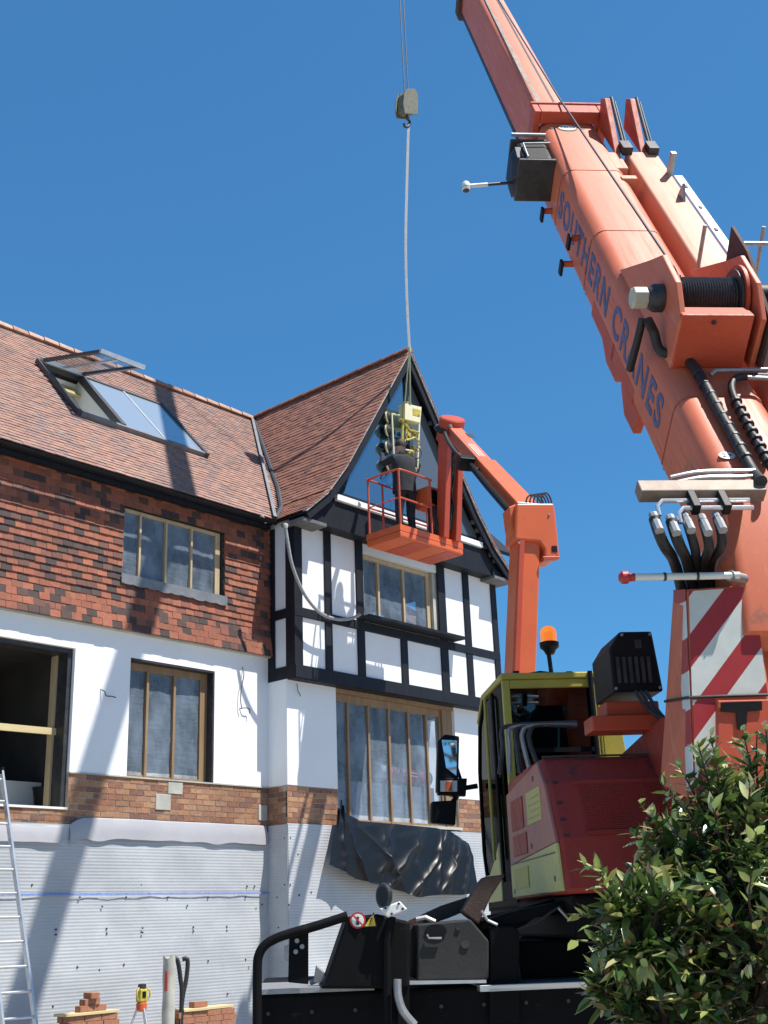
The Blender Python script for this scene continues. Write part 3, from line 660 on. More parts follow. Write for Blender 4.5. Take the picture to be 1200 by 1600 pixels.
MB().box(O2[0] - .0, YW + .004, O2[3] - .03, O2[1], YW + .2, O2[3] - .001).box(O2[1] - .03, YW + .004, O2[2] + .002, O2[1] - .001, YW + .24, O2[3] - .031).build('window_reveal', 'steel_dark', H)
YU = YW + .02
window(O3[0] + .002, O3[1] - .04, O3[2] + .01, O3[3] - .02, YU, [at(x, 860, 1, YU).x for x in (218, 259, 299)], 5, (.03, .09), 'oak_light', .05, .035, pale=0)
YQ = YF + .12
window(13.605, 15.40, 6.28, 7.41, YQ, [at(591, 920, 1, YQ).x, at(630.5, 930, 1, YQ).x], 8, (.03, .10), 'oak_light', .07, .045, pale=0)
MB().box(15.401, YF + .06, 6.28, 15.519, YQ + .1, 7.41).build('window_reveal', 'stained_white', H)
YV = YB + .10
window(13.065, 15.72, 3.10, 5.06, YV, [at(x, y, 1, YV).x for x, y in ((544.5, 1180), (577, 1180), (609.5, 1190), (640, 1190), (668.5, 1190))], 12, (.03, .05), 'oak', .12, .042, pale=.12)
MB().box(15.721, YB + .06, 3.10, 15.978, YV + .09, 5.06).build('window_reveal', 'oak', H)
MB().box(13.062, YB + .02, 5.062, 15.978, YB + .3, 5.168).build('window_lintel', 'oak', H)
MB().box(13.03, YB - .05, 3.055, 15.98, YB + .1, 3.098).build('window_sill', 'stained_white', H)
# big opening: dark oak lining, plank across it
MB().box(O1[1] - .07, YW + .06, O1[2], O1[1] - .001, YW + .30, O1[3]).build('opening_jamb', 'steel_dark', H)
MB().box(O1[1] - .10, YW + .28, O1[2], O1[1] - .071, YW + .40, O1[3] - .061).build('opening_stud', 'oak_light', H)
MB().box(O1[0], YW + .06, O1[3] - .06, O1[1] - .0705, YW + .30, O1[3] - .001).build('opening_head', 'steel_dark', H)
MB().box(O1[0], YW - .01, O1[2] - .03, O1[1], YW + .34, O1[2] - .002).build('opening_sill', 'loft_white', H)
# rooms behind
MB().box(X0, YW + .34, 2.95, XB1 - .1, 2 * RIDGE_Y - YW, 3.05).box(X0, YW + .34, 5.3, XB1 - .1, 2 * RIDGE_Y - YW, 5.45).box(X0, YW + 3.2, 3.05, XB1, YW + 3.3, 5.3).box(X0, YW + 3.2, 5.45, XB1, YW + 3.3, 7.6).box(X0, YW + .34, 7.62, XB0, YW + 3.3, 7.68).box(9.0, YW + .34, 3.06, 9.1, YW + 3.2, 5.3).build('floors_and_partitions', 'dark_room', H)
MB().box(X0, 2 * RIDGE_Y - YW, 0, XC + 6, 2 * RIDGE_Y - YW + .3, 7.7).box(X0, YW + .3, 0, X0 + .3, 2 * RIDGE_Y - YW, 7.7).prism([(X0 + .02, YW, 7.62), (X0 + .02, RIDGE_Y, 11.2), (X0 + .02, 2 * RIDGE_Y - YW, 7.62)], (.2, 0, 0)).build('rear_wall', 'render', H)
# ---- skylight
sf = MB()
def rbar(mb, u0, u1, v0, v1, k0, k1): return rslab(mb, u0, u1, v0, v1, k0, k1)
u0, u1, u2, v0, v1 = SK['u0'], SK['u1'], SK['u2'], SK['v0'], SK['v1']
rbar(sf, u0 - .05, u0 + .02, v0 - .05, v1 + .05, -.02, .10); rbar(sf, u1 - .045, u1 + .045, v0, v1, -.02, .10); rbar(sf, u2 - .02, u2 + .045, v0 - .08, v1 + .05, -.02, .10)
rbar(sf, u0 + .02, u2 - .02, v1 - .02, v1 + .045, -.02, .09)
skf = sf.build('skylight', 'lead_dark', H)
rbar(MB(), u0 + .02, u2 - .02, v0 - .06, v0 + .01, -.02, .085).build('skylight_sill', 'lead', skf)
um = (u1 + u2) / 2
for a, b3 in ((u1 + .05, um - .02), (um + .02, u2 - .025)): rbar(MB(), a, b3, v0 + .02, v1 - .025, .05, .07).build('skylight_pane', 'roof_glass', skf)
rbar(MB(), um - .018, um + .018, v0 - .05, v1 - .02, .06, .085).build('glazing_bar', 'alu', skf)
rbar(MB(), u0 - .1, u1 + .2, v0 - .6, v1 + .1, -.42, -.38).build('loft_lining', 'loft_white', skf)
rbar(MB(), u1 - .02, u1 + .02, v0 - .02, v1 + .02, -.40, -.021).build('loft_cheek', 'loft_white', skf); rbar(MB(), u0 + .5, u0 + .9, v1 - .30, v1 - .021, -.20, -.16).build('roof_insulation', 'plywood', skf); rbar(MB(), u0 + .02, u0 + .05, v0, v1, -.379, -.09).build('loft_cheek', 'loft_white', skf); rbar(MB(), u0 + .051, u1, v1 - .02, v1 + .02, -.379, -.09).build('loft_cheek', 'loft_white', skf)
# open sash, swung up about its top edge
def sash_dir():
    best = None
    L = v1 - v0
    for i in range(0, 200):
        w = R_(i); d = ms * -math.cos(w) + mn * math.sin(w)
        p = rpt(u0, v1, .1) + d * L; q = p - CAM
        x = 600 + F_PX * q.dot(_rt) / q.dot(_fw); y = 800 - F_PX * q.dot(_up) / q.dot(_fw)
        e = math.hypot(x - 140, y - 545)
        if best is None or e < best[0]: best = (e, d, i)
    return best
_e, sd_, _i = sash_dir(); print('sash', _e, _i)
SL = (v1 - v0) * .97; sn = V((1, 0, 0)).cross(sd_).normalized()
def sp(u, w, k=0): return rpt(u, v1, .10) + sd_ * w + sn * k
def sbar(mb, ua, ub, wa, wb, k=.05): return mb.hexa([sp(ua, wa, -k / 2), sp(ub, wa, -k / 2), sp(ub, wb, -k / 2), sp(ua, wb, -k / 2), sp(ua, wa, k / 2), sp(ub, wa, k / 2), sp(ub, wb, k / 2), sp(ua, wb, k / 2)])
sash = sbar(sbar(sbar(MB(), u0, u0 + .06, .06, SL), u1 - .06, u1, .06, SL), u0 + .06, u1 - .06, SL - .06, SL).build('open_sash', 'lead_dark', skf)
sbar(MB(), u0 - .01, u1 + .01, 0, .075, .07).build('hinge_rail', 'alu', sash)
sbar(MB(), (u0 + u1) / 2 - .018, (u0 + u1) / 2 + .018, .08, SL - .06, .03).build('glazing_bar', 'alu', sash)
sbar(MB(), u0 + .05, u1 - .05, .07, SL - .05, .012).build('sash_pane', 'sash_glass', sash)
sbar(MB(), u0 - .01, u1 + .01, SL, SL + .05, .06).build('sash_edge', 'alu', sash)
# ---- right-hand wing beyond the bay
wx = at(771, 990, 1, 14.2).x
MB().box(XB1 - .3, 14.2, 0, XB1 + 1.0, 19, 6.55).build('wing_wall', 'render', H)
MB().prism([(XB1 - .3, 13.9, 6.62), (XB1 - .3, 16.5, 8.6), (XB1 - .3, 16.5, 8.45), (XB1 - .3, 13.9, 6.50)], (1.45, 0, 0)).build('wing_roof', 'gable_tile', H)
mb = MB(); rnd = random.Random(3); s = V((0, 2.6, 1.98)).normalized(); nr = V((0, -s.z, s.y))
tiled(mb, V((XB1 - .3, 13.86, 6.62)), V((1, 0, 0)), s, nr, 14, lambda v: (0, 1.45), 9); mb.build('wing_tiles', 'gable_tile', H)
MB().box(XB1 - .1, 13.84, 6.46, XB1 + 1.15, 13.9, 6.6).tube([V((XB1 + .35, 13.95, 6.47)), V((XB1 + .35, 14.0, 6.35)), V((XB1 + .25, 14.12, 6.2)), V((XB1 + .25, 14.12, .2))], .04, 10).build('downpipe', 'black_plastic', H, smooth=40)
# ---- insulation membrane: horizontal ribs
def membrane(name, p0, ux, length, z0, z1, nrm, seed, cols):
    pitch = .040; rows = int((z1 - z0) / pitch * 4)
    def fn(u, v):
        z = z0 + (z1 - z0) * v; x = length * u
        prof_ = (0, .0026, .003, .0008)[int(round(v * rows)) % 4]
        w = noise.noise(V((x * 1.1, z * 1.3, seed))) * .026 + noise.noise(V((x * 4, z * 3, seed))) * .009 + .012 * max(0, noise.noise(V((x * 1.9 + z * 1.2, z * .8 - x * .5, seed + 3))))
        return V(p0) + ux * x + UP * z + nrm * (prof_ + .035 + w)
    return MB().grid(cols, rows, fn).build(name, 'membrane', H, smooth=80)
me1 = membrane('membrane', (X0, YW, 0), V((1, 0, 0)), XB0 - X0 - .0, 0, 2.93, V((0, -1, 0)), 1, 70)
membrane('membrane', (XB0 - .045, YB, 0), V((1, 0, 0)), XB1 - XB0 + .045, 0, 3.03, V((0, -1, 0)), 4, 50)
membrane('membrane', (XB0, YW - .03, 0), V((0, -1, 0)), YW - YB + .02, 0, 3.02, V((-1, 0, 0)), 7, 8)
# the folded-over hem along its top
def hem(name, x0, x1, ztop, drop, seed):
    path = [(0, .0), (.012, .006), (.024, .002), (.034, -.03), (.046, -.08), (.054, -.13), (.062, -drop)]
    def fn(u, v):
        x = x0 + (x1 - x0) * u; i = min(int(v * 6), 5); w = v * 6 - i
        o, z = path[i][0] + (path[i + 1][0] - path[i][0]) * w, path[i][1] + (path[i + 1][1] - path[i][1]) * w
        n1 = .6 * noise.noise(V((x * 1.3, 0, seed))); end = min(1, (x - x0) / .25)
        return V((x, YW - .02 - o * (1 + .45 * n1) , ztop - .10 * (1 - end) ** 2 + z * (1 + .16 * noise.noise(V((x * 2.6, 2, seed)))) + .012 * n1))
    return MB().grid(60, 18, fn).build(name, 'membrane_flap', H, smooth=80)
hem('membrane_hem', 8.62, 11.93, 3.02, .26, 3)
hem('membrane_hem', 7.0, 8.50, 2.90, .20, 6)
mb = MB().grid(120, 1, lambda u, v: V((7 + (XB0 - 7) * u, YW - .062 - noise.noise(V(((7 + (XB0 - 7) * u - X0) * 1.1, 2.09 * 1.3, 1))) * .022, 2.085 + .022 * v + .006 * noise.noise(V((u * 90, v * 3, 0))))))
mb.build('chalk_line', 'chalk_blue', me1)
for (zx, zy) in ((65, 905), (110, 905), (475, 905), (830, 910), (855, 910), (190, 1055), (190, 1072), (270, 947), (360, 1052), (360, 1068), (425, 947), (480, 1050), (480, 1065), (565, 947), (345, 978), (630, 975), (700, 947), (825, 947), (880, 972), (650, 1047), (650, 1060), (762, 1045), (762, 1058), (262, 1180), (335, 1190), (418, 1172), (700, 1160), (825, 1155), (180, 1312), (765, 1270), (830, 748), (848, 748), (480, 737)):
    p = at(zx * .4667, 960 + zy * .4667, 1, YW - .06); MB().lathe(p + V((0, .02, 0)), (0, -1, 0), [(0, .012), (.008, .012), (.012, .007)], 10).build('fixing', 'plug_black', me1)
for (zx, zy) in ((955, 748), (975, 748), (1000, 803), (955, 905), (975, 905), (930, 947), (970, 972), (935, 1048), (1005, 940), (1045, 930)):
    p = at(zx * .4667, 960 + zy * .4667, 1, YB - .06); MB().lathe(p + V((0, .02, 0)), (0, -1, 0), [(0, .012), (.008, .012), (.012, .007)], 10).build('fixing', 'plug_black', me1)
# ================================================================== MOBILE CRANE
crane = thing('mobile_crane', cw(2.4, 6.3, 0), 'faded red mobile crane with a raised telescopic boom and black carrier', 'crane')
K = crane
def rrect(r0, r1, k0, k1, rad, l, n=5):
    """rounded cross-section of a boom section at distance l"""
    pts = []
    for cx_, cy_, a0 in ((r1 - rad, k1 - rad, 0), (r0 + rad, k1 - rad, 90), (r0 + rad, k0 + rad, 180), (r1 - rad, k0 + rad, 270)):
        for i in range(n + 1):
            w = R_(a0 + 90 * i / n); pts.append(bw(cx_ + rad * math.cos(w), l, cy_ + rad * math.sin(w)))
    return pts
BX0, BX1, BK0, BK1 = -.275, .245, -.12, .42
boom = MB().loft([rrect(BX0, BX1, BK0, k1_, min(.10, (k1_ - BK0) * .3), l) for l, k1_ in ((-1.6, .02), (-1.5, .08), (-.80, .405), (-.66, BK1), (0, BK1), (1.5, BK1), (3, BK1), (4.42, BK1))]).build('boom', 'crane_faded', K, smooth=35)
MB().loft([rrect(-.205, .105, -.17, .36, .05, l) for l in (4.0, 7, 10.3)]).build('inner_boom_section', 'crane_faded', K, smooth=35)
MB().loft([rrect(-.17, .075, -.14, .325, .04, l) for l in (10.0, 14, 19, 23.2)]).build('upper_boom_section', 'crane_faded', K, smooth=35)
MB().loft([rrect(-.255, .15, -.23, .40, .04, l) for l in (10.05, 10.30)]).build('boom_collar', 'rusty', K, smooth=35)
# black wear strips along the lower edge and back of the inner section
MB().bbox(-.208, 4.5, -.175, -.202, 10.0, -.125).bbox(-.005, 4.4, .359, .013, 10.0, .364).build('slide_strip', 'steel_dark', K)
MB().loft([[bw(-.162 + .004 * math.sin(l * 4.9), l, .3605), bw(-.12 + .006 * math.sin(l * 5.1), l, .3615), bw(-.12 + .006 * math.sin(l * 5.1), l, .3595), bw(-.162 + .004 * math.sin(l * 4.9), l, .3585)] for l in [4.5 + i * .11 for i in range(50)]]).build('bare_metal_rub', 'crossbar_steel', K)
# head of the base section
mb = MB()
for a, b3, c, d in ((-.33, -.272, -.16, .53), (.242, .32, -.16, .53), (-.272, .242, .418, .53)): mb.bbox(a, 4.36, c, b3, 4.54, d)
mb.bbox(-.34, 4.54, .50, .34, 4.57, .545)
hd = mb.build('boom_head_frame', 'crane_red', K, bev=.01)
MB().bbox(-.26, 4.545, .37, .24, 4.56, .50).build('head_plate', 'steel_dark', hd)
# round maker's badge on the head end (oval, dark rim)
E1, E2 = bpx(886, 193, .295); EL = 4.26
MB().prism([bw(-.05 + .09 * math.cos(2 * math.pi * i / 24), EL + .075 * math.sin(2 * math.pi * i / 24), .4205) for i in range(24)], BN * .003).build('badge', 'steel_dark', boom)
MB().prism([bw(-.05 + .078 * math.cos(2 * math.pi * i / 24), EL + .062 * math.sin(2 * math.pi * i / 24), .424), ] and [bw(-.05 + .078 * math.cos(2 * math.pi * i / 24), EL + .062 * math.sin(2 * math.pi * i / 24), .424) for i in range(24)], BN * .002).build('badge_face', 'sign_white', boom)
text_mesh('badge_lettering', 'FAUN', .05, bw(-.112, EL - .017, .4265), RR, BD, 'letter_black', boom)
for r_ in (-.20, .06): MB().bbox(r_, 4.24, .4205, r_ + .04, 4.265, .423).build('badge_mark', 'steel_dark', boom)
for l in (-.10, 2.15, 3.30): MB().loft([rrect(BX0 - .004, BX1 + .004, BK0 - .004, BK1 + .004, .10, q) for q in (l, l + .022)], cap=False).build('weld_seam', 'crane_faded', boom, smooth=35)
# letters along its left side, read from the tip towards the foot
text_mesh('side_lettering', 'SOUTHERN CRANES',   .30, bw(BX0 - .003, 3.25, .075), -BD, BN, 'letter_blue', boom, spacing=1.20, bold=.007, extrude=.001)
# lug plates under the boom
for (la, lb, kk) in ((1.85, 1.18, .20), (1.22, .62, .26)):
    P = [bw(-.20, la, BK0 + .02), bw(-.20, la - .10, BK0 - kk * .55), bw(-.20, la - (la - lb) * .45, BK0 - kk), bw(-.20, lb + .08, BK0 - kk * .95), bw(-.20, lb, BK0 + .02)]
    MB().prism(P, RR * .06).prism([p + RR * .35 for p in P], RR * .06).build('lug_plate', 'crane_red', boom, bev=.012)
    MB().bbox(-.276, lb, -.09, -.27, la, .02).build('weld_patch', 'crane_red', boom)
# small bracket fittings on the left side
for (x, y) in ((890, 430), (905, 372), (862, 330)):
    v = hit(x, y, RR, A0 + RR * BX0) - A0; l, k = v.dot(BD), max(v.dot(BN), -.06)
    MB().bbox(BX0 - .07, l - .015, k - .02, BX0 + .03, l + .015, k + .02).build('side_bracket', 'crane_red', boom)
    MB().bbox(BX0 - .09, l - .05, k - .08, BX0 - .07, l + .02, k + .03).build('bracket_clip', 'black_plastic', boom)
# ---- folded fly jib lying to the right of the boom
jb = MB().loft([rrect(.335, .60, -.02, .42, .02, l) for l in (-2.2, 1, 3.72)]).build('fly_jib', 'crane_pale', K, smooth=35)
def jw(r, l, k): return bw(r - .135, l - .16, k + .15)
class JB(MB):
    def jbox(s, r0, l0, k0, r1, l1, k1): return s.bbox(r0 - .135, l0 - .16, k0 + .15, r1 - .135, l1 - .16, k1 + .15)
JB().jbox(.735, -2.0, .268, .80, 3.35, .282).build('jib_flange', 'white_paint', jb)
for i in range(7): JB().jbox(.755, .7 + i * .40, .283, .775, .74 + i * .40, .29).build('flange_slot', 'steel_dark', jb)
JB().jbox(.30, 3.55, .05, .42, 3.90, .26).build('jib_link', 'crane_pale', jb, bev=.01)
JB().jbox(.30, 3.28, .10, .42, 3.34, .28).build('jib_link_tab', 'crane_pale', jb)
for r_ in (.38, .60):
    lug = MB().prism([jw(r_, 3.86, .25), jw(r_, 4.50, .25), jw(r_, 4.58, .48), jw(r_, 4.46, .52)], RR * .05).build('jib_lug', 'crane_red', jb, bev=.006)
    MB().tube([jw(r_ + .08, 4.54, .50), jw(r_ + .08, 3.95, .30)], .015, 8).tube([jw(r_ + .11, 4.52, .47), jw(r_ + .11, 3.92, .28)], .011, 8).build('jib_stay', 'steel_dark', lug)
    JB().jbox(r_ + .05, 3.82, .26, r_ + .13, 3.98, .33).build('stay_foot', 'steel_dark', lug)
JB().jbox(.70, 3.40, .27, .74, 3.45, .44).build('jib_peg', 'galv', jb); MB().prism([jw(.67, 2.85, .27), jw(.67, 3.0, .27), jw(.67, 2.94, .38)], RR * .02).build('jib_ear', 'galv', jb)
MB().tube([jw(.46, 1.72, .27), jw(.46, 1.76, .56)], .015, 8).tube([jw(.84, 1.62, .2), jw(.84, 1.70, .58)], .015, 8).build('jib_peg', 'galv', jb)
MB().tube([jw(.60, 1.56, .52), jw(1.9, 1.56, .52)], .016, 8).build('guard_rail', 'galv', K); MB().tube([jw(.6, .80, .36), jw(1.9, .80, .36)], .014, 8).build('guard_rail', 'galv', K)
_wr, _wl = bpx(1050, 466, .685)
WDR, WDL, WDK = _wr + .0, _wl - 1.02, .13
def wb(r, l, k): return bw(r + WDR, l + WDL, k + WDK)
# ---- winch
wh = MB()
mbp = [(-.06, .66, .28), (-.06, .66, .60), (-.06, .86, .74), (-.06, 1.18, .76), (-.06, 1.40, .62), (-.06, 1.95, .29)]
wh.prism([wb(*p) for p in mbp], RR * .04).prism([wb(.42 if i < 2 else .42, p[1], p[2]) for i, p in enumerate(mbp)], RR * .035)
winch = wh.build('winch_frame', 'crane_faded', K, bev=.008)
MB().prism([bw(-.225, l, k) for l, k in ((.215, .421), (.225, .765), (.36, .745), (.44, .56), (.46, .421))], RR * .43).build('winch_cover', 'crane_red', winch, bev=.01)
MB().lathe(bw(-.03, .222, .72), -BD, [(0, .014), (.008, .014)], 10).build('bolt', 'steel_dark', winch)
WC = (1.02, .555)
drum = MB(); 
prof_ = [(0.0, .175), (.012, .175), (.012, .12)]
for i in range(22): prof_ += [(.014 + i * .0165, .118), (.0222 + i * .0165, .128)]
prof_ += [(.378, .12), (.378, .175), (.392, .175)]
drum.lathe(wb(-.012, *WC), RR, prof_, 28); drum.build('winch_drum', 'rope_steel', winch, smooth=30)
MB().lathe(wb(-.018, *WC), RR, [(0, .20), (.006, .20)], 28).lathe(wb(.385, *WC), RR, [(0, .20), (.02, .20)], 28).build('drum_flange', 'crane_red', winch, smooth=40)
MB().prism([wb(.465, .62, .30), wb(.465, .62, .60), wb(.465, 1.20, .78), wb(.465, 1.52, .80), wb(.465, 1.42, .30)], RR * .02).build('winch_cheek', 'rusty', winch)
MB().lathe(wb(-.30, *WC), RR, [(.05, .055), (.06, .068), (.14, .068), (.145, .058)], 8).build('winch_motor', 'beige_motor', winch, bev=.004)
MB().lathe(wb(-.155, *WC), RR, [(0, .06), (.04, .085), (.095, .085)], 16).build('motor_flange', 'steel_dark', winch, smooth=40)
MB().lathe(wb(.485, *WC), RR, [(0, .09), (.10, .09), (.11, .06), (.20, .06), (.21, .10), (.42, .10)], 16).build('hydraulic_motor', 'black_plastic', winch, smooth=40)
# hoist rope from drum to the boom head
TIP = 23.2
MB().tube([wb(.03, 1.05, .685), bw(-.07, 4.56, .56), bw(-.08, 10.2, .46), bw(-.06, TIP, .46)], .009, 6).build('hoist_line', 'rope_steel', K)
MB().lathe(bw(-.10, TIP + .05, .14), RR, [(0, .26), (.05, .26), (.06, .20), (.14, .20), (.15, .26), (.2, .26)], 24).build('head_sheave', 'steel_dark', K, smooth=40)
MB().prism([bw(-.14, TIP - .5, -.15), bw(-.14, TIP - .5, .22), bw(-.14, TIP + .25, .20), bw(-.14, TIP + .15, -.2)], RR * .03).prism([bw(.11, TIP - .5, -.15), bw(.11, TIP - .5, .22), bw(.11, TIP + .25, .20), bw(.11, TIP + .15, -.2)], RR * .03).build('head_cheeks', 'crane_red', K)
# ---- hose reel box and marker lamp on the left of the boom head
rl = MB().bbox(-.55, 3.62, .02, -.285, 3.98, .40).build('hose_reel', 'black_plastic', K, bev=.04)
MB().lathe(bw(-.60, 3.80, .20), RR, [(0, .13), (.03, .205), (.26, .205)], 8).build('reel_drum', 'black_rubber', rl)
for l in (3.57, 4.01): MB().bbox(-.58, l, .04, -.27, l + .03, .40).build('reel_band', 'steel_dark', rl, bev=.01)
MB().tube([bw(-.57, 4.05, .43), bw(-.28, 4.05, .43)], .016, 8).tube([bw(-.50, 3.60, .41), bw(-.50, 3.86, .425), bw(-.27, 3.88, .425)], .009, 6).build('reel_rail', 'galv', rl, smooth=40)
pa = bw(-.58, 3.68, .16); pb = hit(728, 291, FD, pa - FD * .05)
MB().tube([pa, pa.lerp(pb, .55)], .013, 8).build('lamp_rod', 'steel_dark', rl); MB().tube([pa.lerp(pb, .55), pb], .017, 8).build('lamp_rod_end', 'white_paint', rl)
MB().lathe(pb + UP * -.04, UP, [(0, .030), (.02, .036), (.065, .034), (.08, .02)], 12).build('marker_lamp', 'sign_white', rl, smooth=40); MB().lathe(pb + UP * -.045, UP, [(0, .026), (.03, .037)], 12).build('lamp_base', 'rusty', rl, smooth=40)
# ---- crossbar with hydraulic pipes near the boom foot
_c0, _cl = bpx(996, 764, .47); _c1, _ = bpx(1192, 764, .47)
cbx = MB().bbox(_c0, _cl - .055, .425, _c1, _cl + .035, .50).build('crossbar', 'crossbar_steel', K, bev=.006)
for i in range(2): MB().tube(smooth_path([bw(_c0 + .20, _cl + .06 + .05 * i, .46), bw(_c0 + .34, _cl + .07 + .05 * i, .485), bw(_c0 + .5, _cl + .075 + .05 * i, .485), bw(_c1, _cl + .08 + .05 * i, .485)], 5), .012, 8).build('pipe', 'alu', cbx, smooth=40)
for i in range(2):
    l = _cl - .10 - .06 * i
    MB().tube([bw(_c0 + .07 + i * .09, l - .08, .44), bw(_c0 + .07 + i * .09, l - .03, .46), bw(_c0 + .10 + i * .09, l, .47), bw(_c1 - .10, l, .47)], .012, 8).build('pipe', 'alu', cbx, smooth=40)
for q in (.36, .60): MB().bbox(_c0 + (_c1 - _c0) * q, _cl - .18, .44, _c0 + (_c1 - _c0) * q + .04, _cl - .05, .50).build('pipe_clamp', 'black_plastic', cbx, bev=.005)
for i in range(5):
    p0 = bw(_c0 + .04 + i * .078, _cl - .20 - .02 * (i % 2), .44); x1 = (1068, 1086, 1098, 1106, 1112)[i]
    r1, z1 = cpx(x1, 925, 5.75); p1 = cw(r1, 5.75, z1 - .10)
    MB().tube(bez(p0, p0 - BD * .25 - UP * .12, p1 + UP * .45 - RR * .03, p1), .029 if i < 2 else .024, 10).build('hydraulic_hose', 'black_rubber', K, smooth=50)
    MB().tube([p0 + BD * .03, p0 - BD * .10], .023, 8).build('hose_ferrule', 'galv', cbx, smooth=40)
# thick hoses looping over the boom back
def bpt_(x, y, k=.46): r_, l_ = bpx(x, y, k); return bw(r_, l_, k)
MB().tube(smooth_path([bpt_(1012, 500, .62), bpt_(1022, 520, .54), bpt_(1032, 548), bpt_(1062, 556), bpt_(1084, 572), bpt_(1102, 602), bpt_(1122, 640), bpt_(1150, 690), bpt_(1176, 736), bpt_(1190, 752, .52)], 5), .030, 10).build('boom_hose', 'black_rubber', K, smooth=50)
MB().tube(smooth_path([bpt_(1004, 498, .60), bpt_(998, 524, .50), bpt_(992, 548, .40), bpt_(984, 578, .26)], 6), .024, 10).build('boom_hose', 'black_rubber', K, smooth=50)
MB().tube(smooth_path([bpt_(1230, 590, .47), bpt_(1165, 588, .47), bpt_(1147, 594), bpt_(1144, 612), bpt_(1160, 648), bpt_(1182, 690), bpt_(1206, 734)], 5), .022, 10).build('boom_hose', 'black_rubber', K, smooth=50)
MB().tube([bpt_(1230, 577, .47), bpt_(1118, 579, .47), bpt_(1110, 586, .45)], .014, 8).tube([bpt_(1230, 592, .50), bpt_(1168, 590, .50)], .013, 8).build('pipe', 'galv', K, smooth=40)
for t_ in range(9):
    for (xa, ya, xb, yb) in ((1092, 585, 1165, 715), (1150, 628, 1200, 722)):
        q = t_ / 8; p_ = bpt_(xa + (xb - xa) * q, ya + (yb - ya) * q); MB().lathe(p_ - BD * .012, BD, [(0, .034), (.018, .034)], 10).build('hose_clip', 'steel_dark', K)
# oval sticker
sr, sl_ = bpx(1136, 712, BK1)
MB().prism([bw(sr + .045 * math.cos(2 * math.pi * i / 20), sl_ + .032 * math.sin(2 * math.pi * i / 20), BK1 + .001) for i in range(20)], BN * .002).build('sticker', 'white_paint', boom)
text_mesh('sticker_lettering', '2', .045, bw(sr - .03, sl_ - .016, BK1 + .004), RR, BD, 'letter_black', boom); MB().bbox(sr + .012, sl_ - .004, BK1 + .0035, sr + .024, sl_ + .008, BK1 + .005).build('sticker_dot', 'letter_black', boom)
# ---- pivot lug and chevron bracket
FR, FF, FZ = 2.472, 5.48, 3.12
CF_ = 6.35
PF = 5.86
pr, pz = cpx(1150, 905, PF)
pv = MB().lathe(cw(pr, PF, pz), RR, [(0, .185), (.012, .20), (.34, .20)], 32).cbox(pr + .01, PF - .17, pz - 1.4, pr + .30, PF + .17, pz).build('pivot_bracket', 'crane_faded', K, smooth=40)
MB().lathe(cw(pr - .045, PF, pz + .02), RR, [(0, .035), (.05, .05)], 10).build('pivot_pin', 'galv', pv, smooth=40)
def face(pts, f): return [cw(*(lambda q: (q[0], f, q[1]))(cpx(x, y, f))) for x, y in pts]
rear = face([(1063, 921), (1078, 1090), (1082, 1260), (1210, 1260), (1200, 1086), (1178, 912)], CH_F)
rear = face([(1072, 921), (1079, 1090), (1086, 1255), (1212, 1255), (1202, 1086), (1178, 914)], CH_F)
front = face([(1052, 922), (1040, 1090), (1030, 1225), (1205, 1255), (1200, 1086), (1176, 915)], 5.85)
br = MB().loft([rear, front]).build('counterweight_bracket', 'crane_faded', K, bev=.012)
# reflective chevron panels: rear face and the sliver on its left
up_ = face([(1076, 924), (1081, 1088), (1199, 1085), (1177, 917)], CH_F - .002)
MB().prism(up_, FD * -.004).build('chevron_panel', 'chevron', br)
lo_ = face([(1082, 1094), (1088, 1250), (1117, 1250), (1117, 1092)], CH_F - .002)
MB().prism(lo_, FD * -.004).build('chevron_panel', 'chevron', br)
def lerp2(a, b3, t): return a + (b3 - a) * t
L0, L1, L2, M0, M1, M2 = rear[0], rear[1], rear[2], front[0], front[1], front[2]
off = RR * -.003 + FD * -.002
MB().prism([L0 + off, L1 + off, lerp2(L1, M1, .30) + off, lerp2(L0, M0, .95) + off], RR * -.002).build('chevron_panel', 'chevron', br)
MB().prism([L1 + off, L2 + off, lerp2(L2, M2, .18) + off, lerp2(L1, M1, .30) + off], RR * -.002).build('chevron_panel', 'chevron', br)
MB().tube([L1.lerp(M1, 1.0) + off * 2 + UP * -.02, L1 + off * 3 + UP * .0, rear[4] + FD * -.012], .008, 6).build('cable', 'black_rubber', br)
# T-shaped hook block holder lower right
T = face([(1118, 1096), (1118, 1240), (1205, 1240), (1203, 1094)], CH_F - .05)
MB().prism(T, FD * -.03).build('tow_plate', 'crane_red', br, bev=.006)
MB().prism(face([(1126, 1098), (1126, 1112), (1150, 1114), (1152, 1140), (1165, 1140), (1167, 1112), (1190, 1110), (1190, 1096)], CH_F - .085), FD * -.006).build('tow_slot', 'black_plastic', br)
# white rod with a red lamp
r0, z0 = cpx(985, 902, 5.38); r1, z1 = cpx(1155, 899, 5.38)
rod = MB().cyl(cw(r0, 5.38, z0), cw(r1, 5.38, z1), .018, seg=12).build('light_bar', 'sign_white', K, smooth=40)
MB().lathe(cw(r0 - .055, 5.38, z0), RR, [(0, .018), (.012, .032), (.04, .032), (.052, .020), (.075, .02)], 14).build('red_lamp', 'sign_red', rod, smooth=40)
for q in (.30, .60): MB().lathe(cw(r0 + (r1 - r0) * q, 5.38, z0 + (z1 - z0) * q), RR, [(0, .021), (.012, .021)], 10).build('rod_band', 'steel_dark', rod)
MB().cyl(cw(r1 - .05, 5.38, z1), cw(r1 + .05, 5.45, z1), .027, seg=12).build('rod_socket', 'galv', rod, smooth=40)
